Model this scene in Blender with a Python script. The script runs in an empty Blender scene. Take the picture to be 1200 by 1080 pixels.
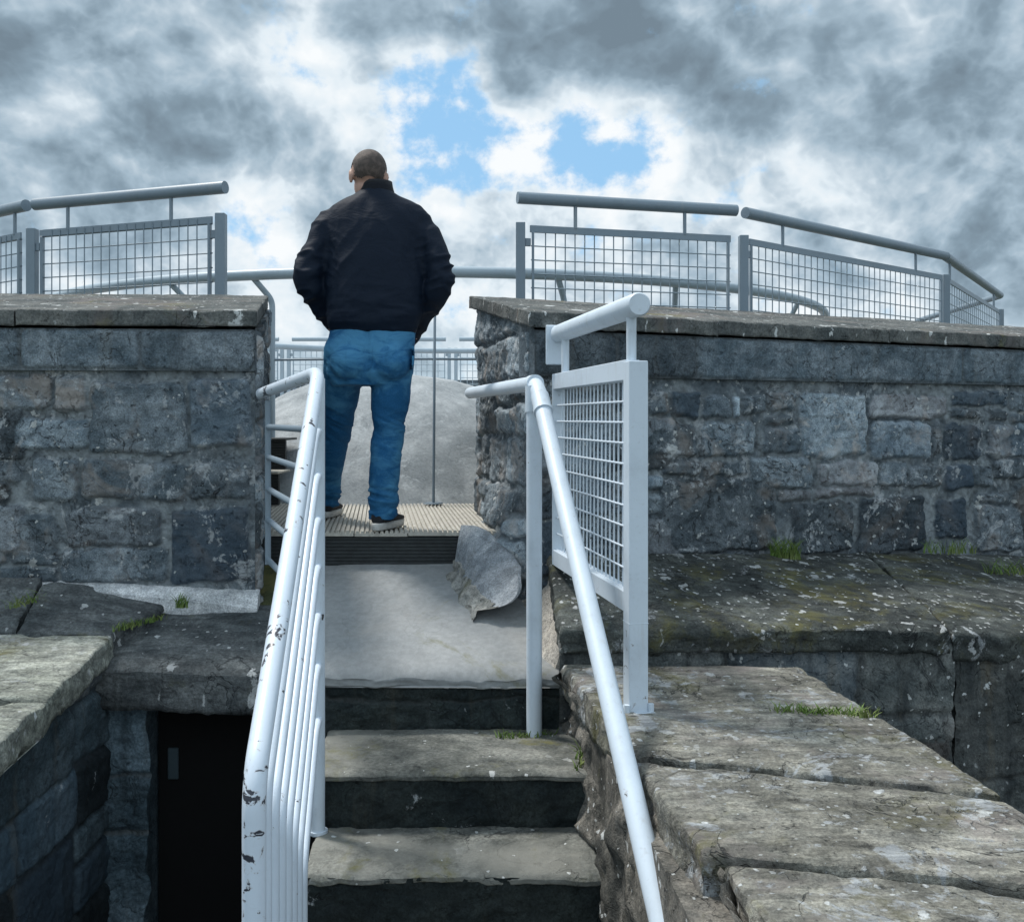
import bpy, bmesh, math, random
import numpy as np
from mathutils import Vector, Matrix
random.seed(7)
R = math.radians
scene = bpy.context.scene
COL = scene.collection
F, CX, HY = 1150.0, 600.0, 490.0          # focal length / image centre / eye level, in photo pixels

def P(px, py, d):
    """point at depth d (metres) seen at a photo pixel; the eye is at the origin, looking along +Y"""
    return Vector(((px-CX)*d/F, d, (HY-py)*d/F))

# ------------------------------------------------------------------ numpy noise
def _hash(ix, iy, s):
    h = (ix.astype(np.int64)*374761393 + iy.astype(np.int64)*668265263 + s*974711) & 0xffffffff
    h = ((h ^ (h >> 13))*1274126177) & 0xffffffff
    return ((h ^ (h >> 16)) & 0xffffffff)/4294967295.0
def vnoise(x, y, s=0):
    x = np.asarray(x, float); y = np.asarray(y, float)
    ix = np.floor(x); iy = np.floor(y); fx = x-ix; fy = y-iy
    fx = fx*fx*fx*(fx*(fx*6-15)+10); fy = fy*fy*fy*(fy*(fy*6-15)+10)
    a = _hash(ix, iy, s); b = _hash(ix+1, iy, s); c = _hash(ix, iy+1, s); d = _hash(ix+1, iy+1, s)
    return (a+(b-a)*fx+(c-a)*fy+(a-b-c+d)*fx*fy)*2-1
def fbm(x, y, o=4, s=0, rough=.5):
    t = 0; a = 1; n = 0
    for i in range(o):
        t = t + a*vnoise(x*2**i+17.3*i, y*2**i-9.1*i, s+i); n += a; a *= rough
    return t/n
def ridge(x, y, o=4, s=0):
    t = 0; a = 1; n = 0
    for i in range(o):
        t = t + a*(1-np.abs(vnoise(x*2**i+5.1*i, y*2**i+3.7*i, s+i))*2); n += a; a *= .5
    return t/n
def sstep(a, b, x):
    t = np.clip((x-a)/(b-a), 0, 1); return t*t*(3-2*t)

# ------------------------------------------------------------------ objects
def tag(o, label=None, cat=None, group=None, kind=None):
    if label: o['label'] = label
    if cat: o['category'] = cat
    if group: o['group'] = group
    if kind: o['kind'] = kind
    return o
def empty(name, loc, label, cat, group=None, rz=0):
    o = bpy.data.objects.new(name, None); COL.objects.link(o)
    o.location = loc; o.rotation_euler = (0, 0, rz); o.empty_display_size = .1
    return tag(o, label, cat, group)
def children(o): return [c for c in bpy.data.objects if c.parent == o]
def copy_tree(o, parent=None):
    c = o.copy(); COL.objects.link(c); c.parent = parent
    for ch in children(o): copy_tree(ch, c)
    return c

class MB:
    """collects shapes and links them as ONE mesh object"""
    def __init__(s): s.v = []; s.f = []; s.c = []; s.sm = []; s.n = 0
    def add(s, v, f, col=None, smooth=True):
        v = np.asarray(v, float).reshape(-1, 3)
        s.v.append(v)
        s.f += [tuple(int(i)+s.n for i in q) for q in f]
        s.sm += [smooth]*len(f)
        s.c.append(np.tile(np.array([.5, 0, .5, 1.0]), (len(v), 1)) if col is None else np.asarray(col, float))
        s.n += len(v); return s
    def box(s, c, size, rot=None, bev=.003, seg=1):
        bm = bmesh.new(); bmesh.ops.create_cube(bm, size=1)
        bmesh.ops.scale(bm, vec=size, verts=bm.verts)
        if bev: bmesh.ops.bevel(bm, geom=list(bm.edges), offset=min(bev, min(size)*.4), segments=seg, profile=.5, affect='EDGES')
        M = Matrix.Translation(c) @ (rot.to_4x4() if rot is not None else Matrix.Identity(4))
        bm.verts.index_update()
        s.add([M @ v.co for v in bm.verts], [[v.index for v in f.verts] for f in bm.faces], smooth=False); bm.free(); return s
    def bar(s, a, b, w, h, bev=.002, up=Vector((0, 0, 1))):
        a = Vector(a); b = Vector(b); x = (b-a); L = x.length; x.normalize()
        if abs(x.dot(up)) > .98: up = Vector((0, 1, 0))
        y = up.cross(x).normalized(); z = x.cross(y)
        m = Matrix((x, y, z)).transposed()
        return s.box((a+b)/2, (L, w, h), m, bev)
    def tube(s, pts, r, n=14, cap=True, up=Vector((0, 0, 1))):
        pts = [Vector(p) for p in pts]; k = len(pts)
        rs = r if isinstance(r, (list, tuple)) else [r]*k
        prev = None; V = []
        for i, p in enumerate(pts):
            t = ((pts[min(i+1, k-1)]-p).normalized()+(p-pts[max(i-1, 0)]).normalized())
            t = t.normalized() if t.length > 1e-6 else Vector((0, 0, 1))
            if prev is None:
                q = up if abs(t.dot(up)) < .95 else Vector((1, 0, 0))
                a = (q-t*q.dot(t)).normalized()
            else: a = (prev-t*prev.dot(t)).normalized()
            prev = a; b = t.cross(a)
            sc = 1.0
            if 0 < i < k-1:
                ang = (pts[i+1]-p).angle(p-pts[i-1], 0); sc = 1
            for j in range(n):
                w = 2*math.pi*j/n; V.append(p+(a*math.cos(w)+b*math.sin(w))*rs[i]*sc)
        Fc = []
        for i in range(k-1):
            for j in range(n):
                j2 = (j+1) % n; Fc.append((i*n+j, i*n+j2, (i+1)*n+j2, (i+1)*n+j))
        s.add(V, Fc)
        if cap:
            e = [V[j] for j in range(n)]; s.add(e, [tuple(reversed(range(n)))], smooth=False)
            e = [V[(k-1)*n+j] for j in range(n)]; s.add(e, [tuple(range(n))], smooth=False)
        return s
    def build(s, name, mat, parent=None, label=None, cat=None, group=None, kind=None):
        me = bpy.data.meshes.new(name)
        v = np.concatenate(s.v)
        me.from_pydata(v.tolist(), [], s.f)
        me.polygons.foreach_set('use_smooth', s.sm)
        ca = me.color_attributes.new('col', 'FLOAT_COLOR', 'POINT')
        ca.data.foreach_set('color', np.concatenate(s.c).ravel())
        me.materials.append(mat); me.update()
        o = bpy.data.objects.new(name, me); COL.objects.link(o)
        if parent:
            o.parent = parent
            if parent.type == 'EMPTY' and not parent.get('loc'): o.matrix_parent_inverse = Matrix.Translation(-Vector(parent.location))
        return tag(o, label, cat, group, kind)

def bend(pts, r=.06, n=6):
    """rounds the inner corners of a polyline"""
    pts = [Vector(p) for p in pts]; out = [pts[0]]
    for i in range(1, len(pts)-1):
        p = pts[i]; a = pts[i-1]-p; b = pts[i+1]-p
        q = min(r, a.length*.45, b.length*.45)
        A = p+a.normalized()*q; B = p+b.normalized()*q
        for k in range(n+1):
            t = k/n; out.append(A*(1-t)**2+p*2*t*(1-t)+B*t*t)
    out.append(pts[-1]); return out

def grid_faces(nu, nv, flip=False):
    i = np.arange(nu-1)[:, None]*nv+np.arange(nv-1)[None, :]
    q = np.stack([i, i+nv, i+nv+1, i+1], -1).reshape(-1, 4)
    if flip: q = q[:, ::-1]
    return q.tolist()

# ------------------------------------------------------------------ materials
def N(nt, typ, ins=None, out=0, **props):
    nd = nt.nodes.new(typ)
    for k, v in props.items(): setattr(nd, k, v)
    for k, v in (ins or {}).items():
        s = nd.inputs[k]
        if hasattr(v, 'is_linked') or isinstance(v, bpy.types.NodeSocket): nt.links.new(v, s)
        else: s.default_value = v
    return nd.outputs[out]
def M_(nt, op, a, b=None, c=None, clamp=False):
    ins = {0: a}
    if b is not None: ins[1] = b
    if c is not None: ins[2] = c
    return N(nt, 'ShaderNodeMath', ins, operation=op, use_clamp=clamp)
def mr(nt, v, a, b, c=0., d=1., smooth=True):
    return N(nt, 'ShaderNodeMapRange', {0: v, 1: a, 2: b, 3: c, 4: d}, interpolation_type='SMOOTHSTEP' if smooth else 'LINEAR', clamp=True)
def mix(nt, f, a, b, mode='MIX'):
    nd = nt.nodes.new('ShaderNodeMix'); nd.data_type = 'RGBA'; nd.blend_type = mode
    for k, v in ((0, f), (6, a), (7, b)):
        if isinstance(v, bpy.types.NodeSocket): nt.links.new(v, nd.inputs[k])
        elif isinstance(v, (tuple, list)): nd.inputs[k].default_value = (*v, 1) if len(v) == 3 else v
        else: nd.inputs[k].default_value = v
    return nd.outputs[2]
def noise(nt, vec, scale, detail=6, rough=.6, dist=0., out=0):
    return N(nt, 'ShaderNodeTexNoise', {'Vector': vec, 'Scale': scale, 'Detail': detail, 'Roughness': rough, 'Distortion': dist}, out=out)
def new_mat(name):
    m = bpy.data.materials.new(name); m.use_nodes = True
    nt = m.node_tree; nt.nodes.clear()
    b = nt.nodes.new('ShaderNodeBsdfPrincipled'); o = nt.nodes.new('ShaderNodeOutputMaterial')
    nt.links.new(b.outputs[0], o.inputs[0])
    co = N(nt, 'ShaderNodeTexCoord', out=3)
    return m, nt, b, co
def setin(nt, b, k, v):
    if isinstance(v, bpy.types.NodeSocket): nt.links.new(v, b.inputs[k])
    else: b.inputs[k].default_value = v if not isinstance(v, tuple) or len(v) == 4 else (*v, 1)
def scl(nt, co, s):
    return N(nt, 'ShaderNodeMapping', {0: co, 3: s})

def stone(name, dark, light, scale=2.5, attr=False, mortar=(.17, .18, .18), lichen=0., moss=0., white=0., streak=0.,
          bump=.5, rough=.92, flat=False, warm=None, grain=None, worn=None, crack=.75, pits=.7, mott=1.):
    m, nt, b, co = new_mat(name)
    n1 = noise(nt, co, scale, 9, .66, .6)
    n2 = noise(nt, co, scale*5.3, 8, .7)
    n3 = noise(nt, co, scale*38, 4, .7)
    col = mix(nt, mr(nt, n1, .36, .66), dark, light)
    md = 1-.4*mott
    col = mix(nt, mr(nt, n2, .33, .66), mix(nt, 1., col, (md, md+.02*mott, md+.04*mott), 'MULTIPLY'), col)
    col = mix(nt, mr(nt, n3, .3, .72), mix(nt, 1., col, (1-.38*mott,)*3, 'MULTIPLY'), mix(nt, 1., col, (1+.28*mott,)*3, 'MULTIPLY'))
    h = M_(nt, 'ADD', M_(nt, 'MULTIPLY', n2, .6), M_(nt, 'MULTIPLY', n3, .22))
    if crack:
        ck = noise(nt, co, scale*1.3, 5, .55, 1.4)
        ck = M_(nt, 'MULTIPLY', mr(nt, M_(nt, 'ABSOLUTE', M_(nt, 'SUBTRACT', ck, .5)), .010, .0), mr(nt, noise(nt, co, scale*.9, 3), .42, .58))
        col = mix(nt, M_(nt, 'MULTIPLY', ck, crack), col, (.018, .022, .025))
        h = M_(nt, 'SUBTRACT', h, M_(nt, 'MULTIPLY', ck, .5*crack))
    if pits:
        pt = noise(nt, co, scale*9, 5, .7)
        pk = mr(nt, pt, .40, .30)
        col = mix(nt, M_(nt, 'MULTIPLY', pk, pits), col, mix(nt, 1., col, (.3, .32, .34), 'MULTIPLY'))
        h = M_(nt, 'SUBTRACT', h, M_(nt, 'MULTIPLY', pk, .35*pits))
    if warm:
        w = noise(nt, co, scale*.8, 6, .6, 1.)
        col = mix(nt, M_(nt, 'MULTIPLY', mr(nt, w, .5, .68), .75), col, warm)
    if attr:
        at = nt.nodes.new('ShaderNodeVertexColor'); at.layer_name = 'col'
        sp = nt.nodes.new('ShaderNodeSeparateColor'); nt.links.new(at.outputs[0], sp.inputs[0])
        tone, mo, hue = sp.outputs[0], sp.outputs[1], sp.outputs[2]
        g = N(nt, 'ShaderNodeCombineColor', {0: tone, 1: tone, 2: tone})
        col = mix(nt, 1., col, mix(nt, 1., N(nt, 'ShaderNodeGamma', {0: g, 1: 1.35}), (2.75, 2.75, 2.75), 'MULTIPLY'), 'MULTIPLY')
        col = mix(nt, mr(nt, hue, .6, 1., 0, .5), col, (.26, .21, .19))
        col = mix(nt, mr(nt, hue, .4, 0., 0, .5), col, (.07, .12, .18))
        mc = mix(nt, mr(nt, n2, .3, .7), tuple(c*.5 for c in mortar), mortar)
        mc = mix(nt, mr(nt, n1, .4, .62), mc, mix(nt, 1., mc, (.42, .46, .50), 'MULTIPLY'))
        col = mix(nt, mo, col, mc)
    if streak:
        sv = noise(nt, scl(nt, co, (7, 7, .55)), 1.6, 7, .62)
        col = mix(nt, M_(nt, 'MULTIPLY', mr(nt, sv, .45, .68), streak), col, (.02, .025, .028))
        sv2 = noise(nt, scl(nt, co, (9, 9, .8)), 1.1, 7, .62)
        col = mix(nt, M_(nt, 'MULTIPLY', mr(nt, sv2, .55, .72), streak*.5), col, (.18, .15, .10))
    if worn:
        wv = noise(nt, co, 1.7, 5, .6, .5)
        col = mix(nt, mr(nt, wv, .42, .62, 0, .8), col, worn)
    if moss:
        w = noise(nt, co, 2.1, 8, .7, .8)
        w2 = noise(nt, co, 23, 5, .7)
        k = mr(nt, M_(nt, 'ADD', w, M_(nt, 'MULTIPLY', w2, .25)), .72-.2*moss, .9-.2*moss)
        col = mix(nt, M_(nt, 'MULTIPLY', k, .8), col, (.135, .13, .05))
    if white:
        w = noise(nt, co, 4.3, 9, .72, 1.2)
        w2 = noise(nt, co, 31, 6, .75)
        k = mr(nt, M_(nt, 'ADD', w, M_(nt, 'MULTIPLY', w2, .45)), .90-.12*white, .98-.12*white)
        col = mix(nt, M_(nt, 'MULTIPLY', k, .85), col, (.42, .45, .47))
    if lichen:
        wa = noise(nt, co, 14, 5, .65, 0, 1)
        cv = N(nt, 'ShaderNodeVectorMath', {0: wa, 1: (.5, .5, .5)}, operation='SUBTRACT')
        msk = noise(nt, co, 1.9, 3, .5)
        tot = None
        for sc_, rad, wob, th in ((6.5, .30, .17, .60), (15, .34, .09, .5), (40, .36, .035, .44)):
            cs = N(nt, 'ShaderNodeVectorMath', {0: cv, 1: (wob*1.2, wob*1.2, wob*1.2)}, operation='MULTIPLY')
            cc = N(nt, 'ShaderNodeVectorMath', {0: co, 1: cs}, operation='ADD')
            if flat: cc = scl(nt, cc, (1, 1, .2))
            vo = nt.nodes.new('ShaderNodeTexVoronoi'); vo.inputs['Scale'].default_value = sc_
            nt.links.new(cc, vo.inputs['Vector'])
            se = nt.nodes.new('ShaderNodeSeparateColor'); nt.links.new(vo.outputs['Color'], se.inputs[0])
            rr = mr(nt, se.outputs[0], 1-.42*lichen-.1, 1., 0, rad, False)
            sp_ = mr(nt, M_(nt, 'SUBTRACT', rr, vo.outputs['Distance']), -.015, .05)
            sp_ = M_(nt, 'MULTIPLY', sp_, mr(nt, msk, th-.16, th))
            tot = sp_ if tot is None else M_(nt, 'MAXIMUM', tot, sp_)
        tot = M_(nt, 'MULTIPLY', tot, mr(nt, n3, .22, .5, .45, 1))
        col = mix(nt, M_(nt, 'MULTIPLY', tot, .9), col, mix(nt, mr(nt, n2, .3, .7), (.52, .54, .53), (.66, .69, .70)))
        h = M_(nt, 'ADD', h, M_(nt, 'MULTIPLY', tot, .12))
    if grain:
        gv = noise(nt, scl(nt, co, grain), 6, 7, .66, .4)
        col = mix(nt, mr(nt, gv, .38, .66), mix(nt, 1., col, (.55, .55, .56), 'MULTIPLY'), col)
        h = M_(nt, 'ADD', h, M_(nt, 'MULTIPLY', gv, .5))
    setin(nt, b, 'Base Color', col); b.inputs['Roughness'].default_value = rough
    b.inputs['Specular IOR Level'].default_value = .25
    bp = N(nt, 'ShaderNodeBump', {'Height': h, 'Strength': bump, 'Distance': .03})
    nt.links.new(bp, b.inputs['Normal'])
    return m

def paint(name, c, rough=.38, chips=0., dirt=.3, c2=(.03, .03, .035), chip_scale=1.):
    m, nt, b, co = new_mat(name)
    n1 = noise(nt, co, 5, 8, .7); n2 = noise(nt, co, 60, 5, .7)
    col = mix(nt, M_(nt, 'MULTIPLY', mr(nt, n1, .45, .75), dirt), c, tuple(x*.62 for x in c))
    col = mix(nt, M_(nt, 'MULTIPLY', mr(nt, n2, .55, .8), dirt*.8), col, (.25, .25, .24))
    h = M_(nt, 'MULTIPLY', noise(nt, co, 140, 3, .6), .3)
    st_ = noise(nt, scl(nt, co, (30, 30, 2.5)), 1., 5, .6)
    col = mix(nt, mr(nt, st_, .56, .78, 0, dirt*.8), col, (.36, .35, .32))
    if chips:
        w = noise(nt, co, 26*chip_scale, 5, .6, .6); w2 = noise(nt, co, 3.2, 4, .5)
        k = mr(nt, M_(nt, 'ADD', w, M_(nt, 'MULTIPLY', w2, .5)), 1.02-.12*chips, 1.035-.12*chips)
        k0 = mr(nt, M_(nt, 'ADD', w, M_(nt, 'MULTIPLY', w2, .5)), .985-.12*chips, 1.03-.12*chips)
        col = mix(nt, M_(nt, 'MULTIPLY', k0, .4), col, (.33, .27, .22))
        col = mix(nt, k, col, c2)
        h = M_(nt, 'SUBTRACT', h, k)
    setin(nt, b, 'Base Color', col); b.inputs['Roughness'].default_value = rough
    bp = N(nt, 'ShaderNodeBump', {'Height': h, 'Strength': .25, 'Distance': .004})
    nt.links.new(bp, b.inputs['Normal'])
    return m

def plain(name, c, rough=.8, var=.4, scale=20, bump=.2, c2=None, dist=.01):
    m, nt, b, co = new_mat(name)
    n1 = noise(nt, co, scale, 7, .65); n2 = noise(nt, co, scale*.15, 5, .6)
    col = mix(nt, mr(nt, n1, .3, .7), tuple(x*(1-var) for x in c), c)
    if c2: col = mix(nt, mr(nt, n2, .42, .62), col, c2)
    setin(nt, b, 'Base Color', col); b.inputs['Roughness'].default_value = rough
    bp = N(nt, 'ShaderNodeBump', {'Height': n1, 'Strength': bump, 'Distance': dist}); nt.links.new(bp, b.inputs['Normal'])
    return m

def cloth(name, c, c2, weave=300, fold=.5, rough=.85, sheen=.2, fade=None):
    m, nt, b, co = new_mat(name)
    f = noise(nt, scl(nt, co, (1, 1, 1.9)), 9, 5, .6, 1.1)
    w = noise(nt, co, weave, 2, .5)
    g = noise(nt, co, 2.6, 4, .5)
    col = mix(nt, mr(nt, w, .3, .7), c2, c)
    if fade: col = mix(nt, mr(nt, M_(nt, 'ADD', M_(nt, 'MULTIPLY', f, .4), M_(nt, 'MULTIPLY', g, .6)), .44, .6, 0, .8), col, fade)
    setin(nt, b, 'Base Color', col); b.inputs['Roughness'].default_value = rough
    b.inputs['Sheen Weight'].default_value = sheen; b.inputs['Specular IOR Level'].default_value = .18
    h = M_(nt, 'ADD', f, M_(nt, 'MULTIPLY', w, .03))
    bp = N(nt, 'ShaderNodeBump', {'Height': h, 'Strength': fold, 'Distance': .03}); nt.links.new(bp, b.inputs['Normal'])
    return m

MAT = {}
MAT['rubble'] = stone('rubble_masonry', (.135, .175, .205), (.33, .385, .425), 4.2, attr=True, mortar=(.33, .375, .40), white=1.0, bump=1., lichen=.2, pits=.9, warm=(.33, .30, .275))
MAT['string'] = stone('dressed_stone', (.085, .115, .138), (.20, .235, .262), 3.4, attr=True, white=.25, streak=.3, bump=.7)
MAT['coping'] = stone('coping_stone', (.085, .098, .10), (.205, .21, .20), 2.6, lichen=.45, moss=.2, flat=True, bump=.7, warm=(.17, .15, .145), white=.4, streak=.2)
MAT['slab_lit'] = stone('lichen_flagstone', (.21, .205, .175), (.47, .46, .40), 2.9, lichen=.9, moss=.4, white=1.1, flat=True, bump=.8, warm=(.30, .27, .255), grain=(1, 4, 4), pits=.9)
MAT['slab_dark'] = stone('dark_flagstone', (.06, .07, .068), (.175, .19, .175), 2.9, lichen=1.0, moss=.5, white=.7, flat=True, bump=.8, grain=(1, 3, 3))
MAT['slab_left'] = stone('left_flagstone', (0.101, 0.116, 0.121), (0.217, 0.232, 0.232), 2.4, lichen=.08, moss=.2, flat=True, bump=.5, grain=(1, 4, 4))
MAT['slab_left_lit'] = stone('sunlit_flagstone', (.33, .35, .30), (.58, .60, .53), 2.4, lichen=.25, moss=.3, white=.6, flat=True, bump=.6, grain=(1, 6, 6))  # lit twin of slab_left: sunlight put into the colour
MAT['cheek'] = stone('rough_cheek_stone', (0.078, 0.078, 0.070), (0.341, 0.318, 0.279), 3.6, lichen=.3, moss=.1, bump=.9, streak=.35)
MAT['under'] = stone('stained_wall_stone', (0.078, 0.090, 0.090), (0.186, 0.194, 0.186), 2.8, attr=True, lichen=.35, streak=.75, bump=.7)
MAT['well'] = stone('dark_wall_stone', (.028, .045, .055), (.07, .095, .11), 2.4, attr=True, mortar=(.06, .075, .085), streak=.35, white=.25, bump=.6)  # dark teal base for the well walls
MAT['riser'] = stone('shaded_riser_stone', (.016, .024, .026), (.040, .050, .048), 3, attr=True, streak=.3, bump=.8, white=.35)  # shade on the faces below the treads, put into the stone colour
MAT['riser_core'] = plain('stone_core', (.03, .035, .035))
MAT['crust'] = stone('pale_mortar_crust', (.26, .26, .235), (.52, .52, .49), 7, moss=.5, bump=.8, pits=.8)
MAT['jamb'] = stone('pale_jamb_stone', (.055, .085, .105), (.125, .17, .20), 2.4, attr=True, streak=.5, bump=.6)
MAT['mossy'] = stone('mossy_slab', (.05, .06, .03), (.10, .11, .05), 3, moss=.8, bump=.6, crack=.25, pits=.25)
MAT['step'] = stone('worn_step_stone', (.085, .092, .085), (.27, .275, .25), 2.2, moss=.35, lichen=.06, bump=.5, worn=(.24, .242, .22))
MAT['landing'] = stone('smooth_concrete', (.23, .245, .25), (.325, .338, .342), .9, moss=.1, bump=.10, crack=.12, pits=.1, mott=.3, warm=(.31, .295, .27))
MAT['mortar'] = stone('mortar_fillet', (0.403, 0.372, 0.326), (0.698, 0.651, 0.589), 3, moss=.12, bump=.5)
MAT['whitemortar'] = stone('white_mortar', (.55, .57, .58), (.85, .86, .87), 4, bump=.5, crack=.4, pits=.3)
MAT['lead'] = stone('lead_sheet', (.30, .33, .36), (.56, .59, .62), 3.5, bump=.15, rough=.6, crack=0, pits=.1, streak=.35)
MAT['lead_rim'] = plain('lead_rim', (.55, .58, .60), .5, .3, 30, .1)
MAT['mound'] = stone('mound_concrete', (.28, .305, .32), (.43, .455, .47), 1.6, white=.9, bump=.5, crack=.2, pits=.2, mott=.35, streak=.12)
MAT['floor'] = stone('platform_concrete', (0.310, 0.310, 0.310), (0.465, 0.465, 0.465), 2, bump=.3, crack=.2)
MAT['white'] = paint('white_paint', (.57, .65, .73), .42, chips=.3, dirt=.4)
MAT['chipped'] = paint('chipped_white_paint', (.58, .66, .75), .36, chips=1.0, dirt=.22, c2=(.03, .035, .05))
MAT['bars'] = paint('bar_paint', (.58, .66, .75), .36, chips=.35, dirt=.2, c2=(.03, .035, .05))
MAT['grey'] = paint('backlit_grey_paint', (.18, .235, .285), .42, chips=0, dirt=.35)  # grey rail paint, its colour darkened for the backlit look
MAT['galv'] = paint('pale_grey_paint', (.36, .44, .50), .4, dirt=.35)
MAT['wire'] = paint('wire_paint', (.20, .26, .31), .5, dirt=.2)
MAT['deck'] = plain('deck_board', (.55, .53, .47), .75, .5, 30, .3, c2=(.42, .40, .36))
MAT['fascia'] = plain('deck_fascia', (.035, .042, .045), .7, .4, 30, .3)
MAT['door'] = plain('shade_black_door', (.0012, .0015, .002), 1., .4, 12, .2)  # near-black colour carries the darkness of the unlit recess
MAT['pane'] = plain('door_pane', (.05, .075, .09), .4, .2, 10, .05)
MAT['grass'] = plain('grass_blade', (.12, .21, .035), .7, .4, 40, .1, c2=(.16, .20, .06))
MAT['jacket'] = cloth('navy_jacket', (.005, .012, .027), (.003, .008, .018), 350, .2, .68, .0)
MAT['knit'] = cloth('black_knit', (.008, .010, .016), (.004, .006, .010), 200, .3, .9, .1)
MAT['jeans'] = cloth('blue_denim', (.020, .122, .275), (.009, .072, .180), 420, .3, .85, .0, fade=(.075, .25, .42))
MAT['skin'] = plain('skin', (.42, .25, .19), .5, .15, 40, .1)
MAT['hair'] = plain('short_hair', (.075, .058, .05), .75, .5, 260, .5, c2=(.10, .075, .065), dist=.003)
MAT['shoe'] = plain('black_canvas', (.012, .014, .02), .8, .3, 90, .2)
MAT['sole'] = plain('white_rubber', (.55, .55, .53), .6, .2, 40, .1)
MAT['earth'] = plain('rampart_turf', (.06, .075, .03), .95, .5, 8, .5, c2=(.08, .075, .05))
MAT['ground'] = plain('ground_turf', (.05, .07, .03), .95, .5, 2, .5, c2=(.07, .07, .05))

# ------------------------------------------------------------------ masonry
def random_stones(u0, u1, v0, v1, hmin, hmax, wmin, wmax, rng):
    out = []; v = v0
    while v < v1-.03:
        h = rng.uniform(hmin, hmax)
        if v1-v-h < hmin*.7: h = v1-v
        u = u0-rng.uniform(0, wmax*.5)
        while u < u1:
            w = rng.uniform(wmin, wmax)*(.7+.5*h/hmax)
            if rng.random() < .18 and h > .16:
                c = rng.uniform(.4, .6); out.append((u, v, u+w, v+h*c, None, None)); out.append((u, v+h*c, u+w, v+h, None, None))
            else: out.append((u, v+rng.uniform(-.01, .01), u+w, v+h+rng.uniform(-.01, .01), None, None))
            u += w
        v += h
    return out
def masonry(mb, O, U, L, H, stones, res=.008, gap=.012, amp=.02, rough=.006, warp=.014, seed=1, flip=False, nrm=None, base=None, edge=0, mort=1., rnd=.016, clip=None, foot=0., rag=0.):
    """adds a wall face of laid stones: O corner, U horizontal direction, z up, nrm outward"""
    O = Vector(O); U = Vector(U).normalized(); Nn = Vector(nrm).normalized()
    nu = int(L/res)+1; nv = int(H/res)+1
    u = np.linspace(0, L, nu)[:, None]*np.ones((1, nv)); v = np.linspace(0, H, nv)[None, :]*np.ones((nu, 1))
    uw = u+warp*fbm(u*6, v*6, 3, seed)+warp*.4*fbm(u*24, v*24, 2, seed+9); vw = v+warp*fbm(u*6+40, v*6, 3, seed+5)+warp*.4*fbm(u*24, v*24+7, 2, seed+11)
    h = np.full(u.shape, -1.0); tone = np.full(u.shape, .5); hue = np.full(u.shape, .5); best = np.full(u.shape, -9.)
    rng = random.Random(seed)
    for (a, b, c, d, t, hu) in stones:
        t_ = t if t is not None else rng.choice((.26, .36, .45, .52, .6, .7)); hu_ = hu if hu is not None else rng.choice((.2, .45, .5, .5, .55, .75))
        tx, ty, o = rng.uniform(-1, 1), rng.uniform(-1, 1), rng.uniform(-.35, .35)
        i0 = max(0, int((a-.06)/res)); i1 = min(nu, int((c+.06)/res)+2); j0 = max(0, int((b-.06)/res)); j1 = min(nv, int((d+.06)/res)+2)
        if i1 <= i0 or j1 <= j0: continue
        s = np.s_[i0:i1, j0:j1]
        cx, cy, hx, hy = (a+c)/2, (b+d)/2, (c-a)/2-gap*.5, (d-b)/2-gap*.5
        rr = min(.03, hx*.4, hy*.4)
        qx = np.abs(uw[s]-cx)-hx+rr; qy = np.abs(vw[s]-cy)-hy+rr
        sd = -(np.hypot(np.maximum(qx, 0), np.maximum(qy, 0))+np.minimum(np.maximum(qx, qy), 0)-rr)
        prof = np.clip(sd/rnd, 0, 1)**.6
        hh = prof*(1+o*.5+.35*(tx*(u[s]-cx)/max(hx, .05)+ty*(v[s]-cy)/max(hy, .05))*.6)
        k = sd > best[s]
        bs = best[s]; bs[k] = sd[k]; best[s] = bs
        H_ = h[s]; H_[k] = np.where(sd > 0, hh, 0)[k]; h[s] = H_
        T = tone[s]; T[k] = t_; tone[s] = T; E = hue[s]; E[k] = hu_; hue[s] = E
    m = 1-sstep(-.002, .006, best)
    h = np.where(h < 0, 0, h)
    tex = ridge(u*7, v*9, 4, seed+20)*.6+fbm(u*20, v*26, 4, seed+30)*.5
    disp = amp*h+rough*tex*(.5+h)+.004*fbm(u*60, v*60, 2, seed+3)
    if edge: disp = disp*sstep(-.004, .035, u)*sstep(-.004, .035, L-u)
    if foot: disp = disp+foot*np.clip(1-u/L, 0, 1)**.7*sstep(0, .22, u)*sstep(.95, .35, v)
    if rag: u = u+rag*(u/L)*(fbm(v*9, v*0+3, 4, seed)+.4*ridge(v*4, v*0, 3, seed))
    X = np.stack([O.x+U.x*u+Nn.x*disp, O.y+U.y*u+Nn.y*disp, O.z+v], -1)
    if clip: X[..., 2] = np.minimum(X[..., 2], clip(u))
    col = np.stack([tone, m*mort, hue, np.ones_like(u)], -1).reshape(-1, 4)
    mb.add(X.reshape(-1, 3), grid_faces(nu, nv, flip), col)

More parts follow.
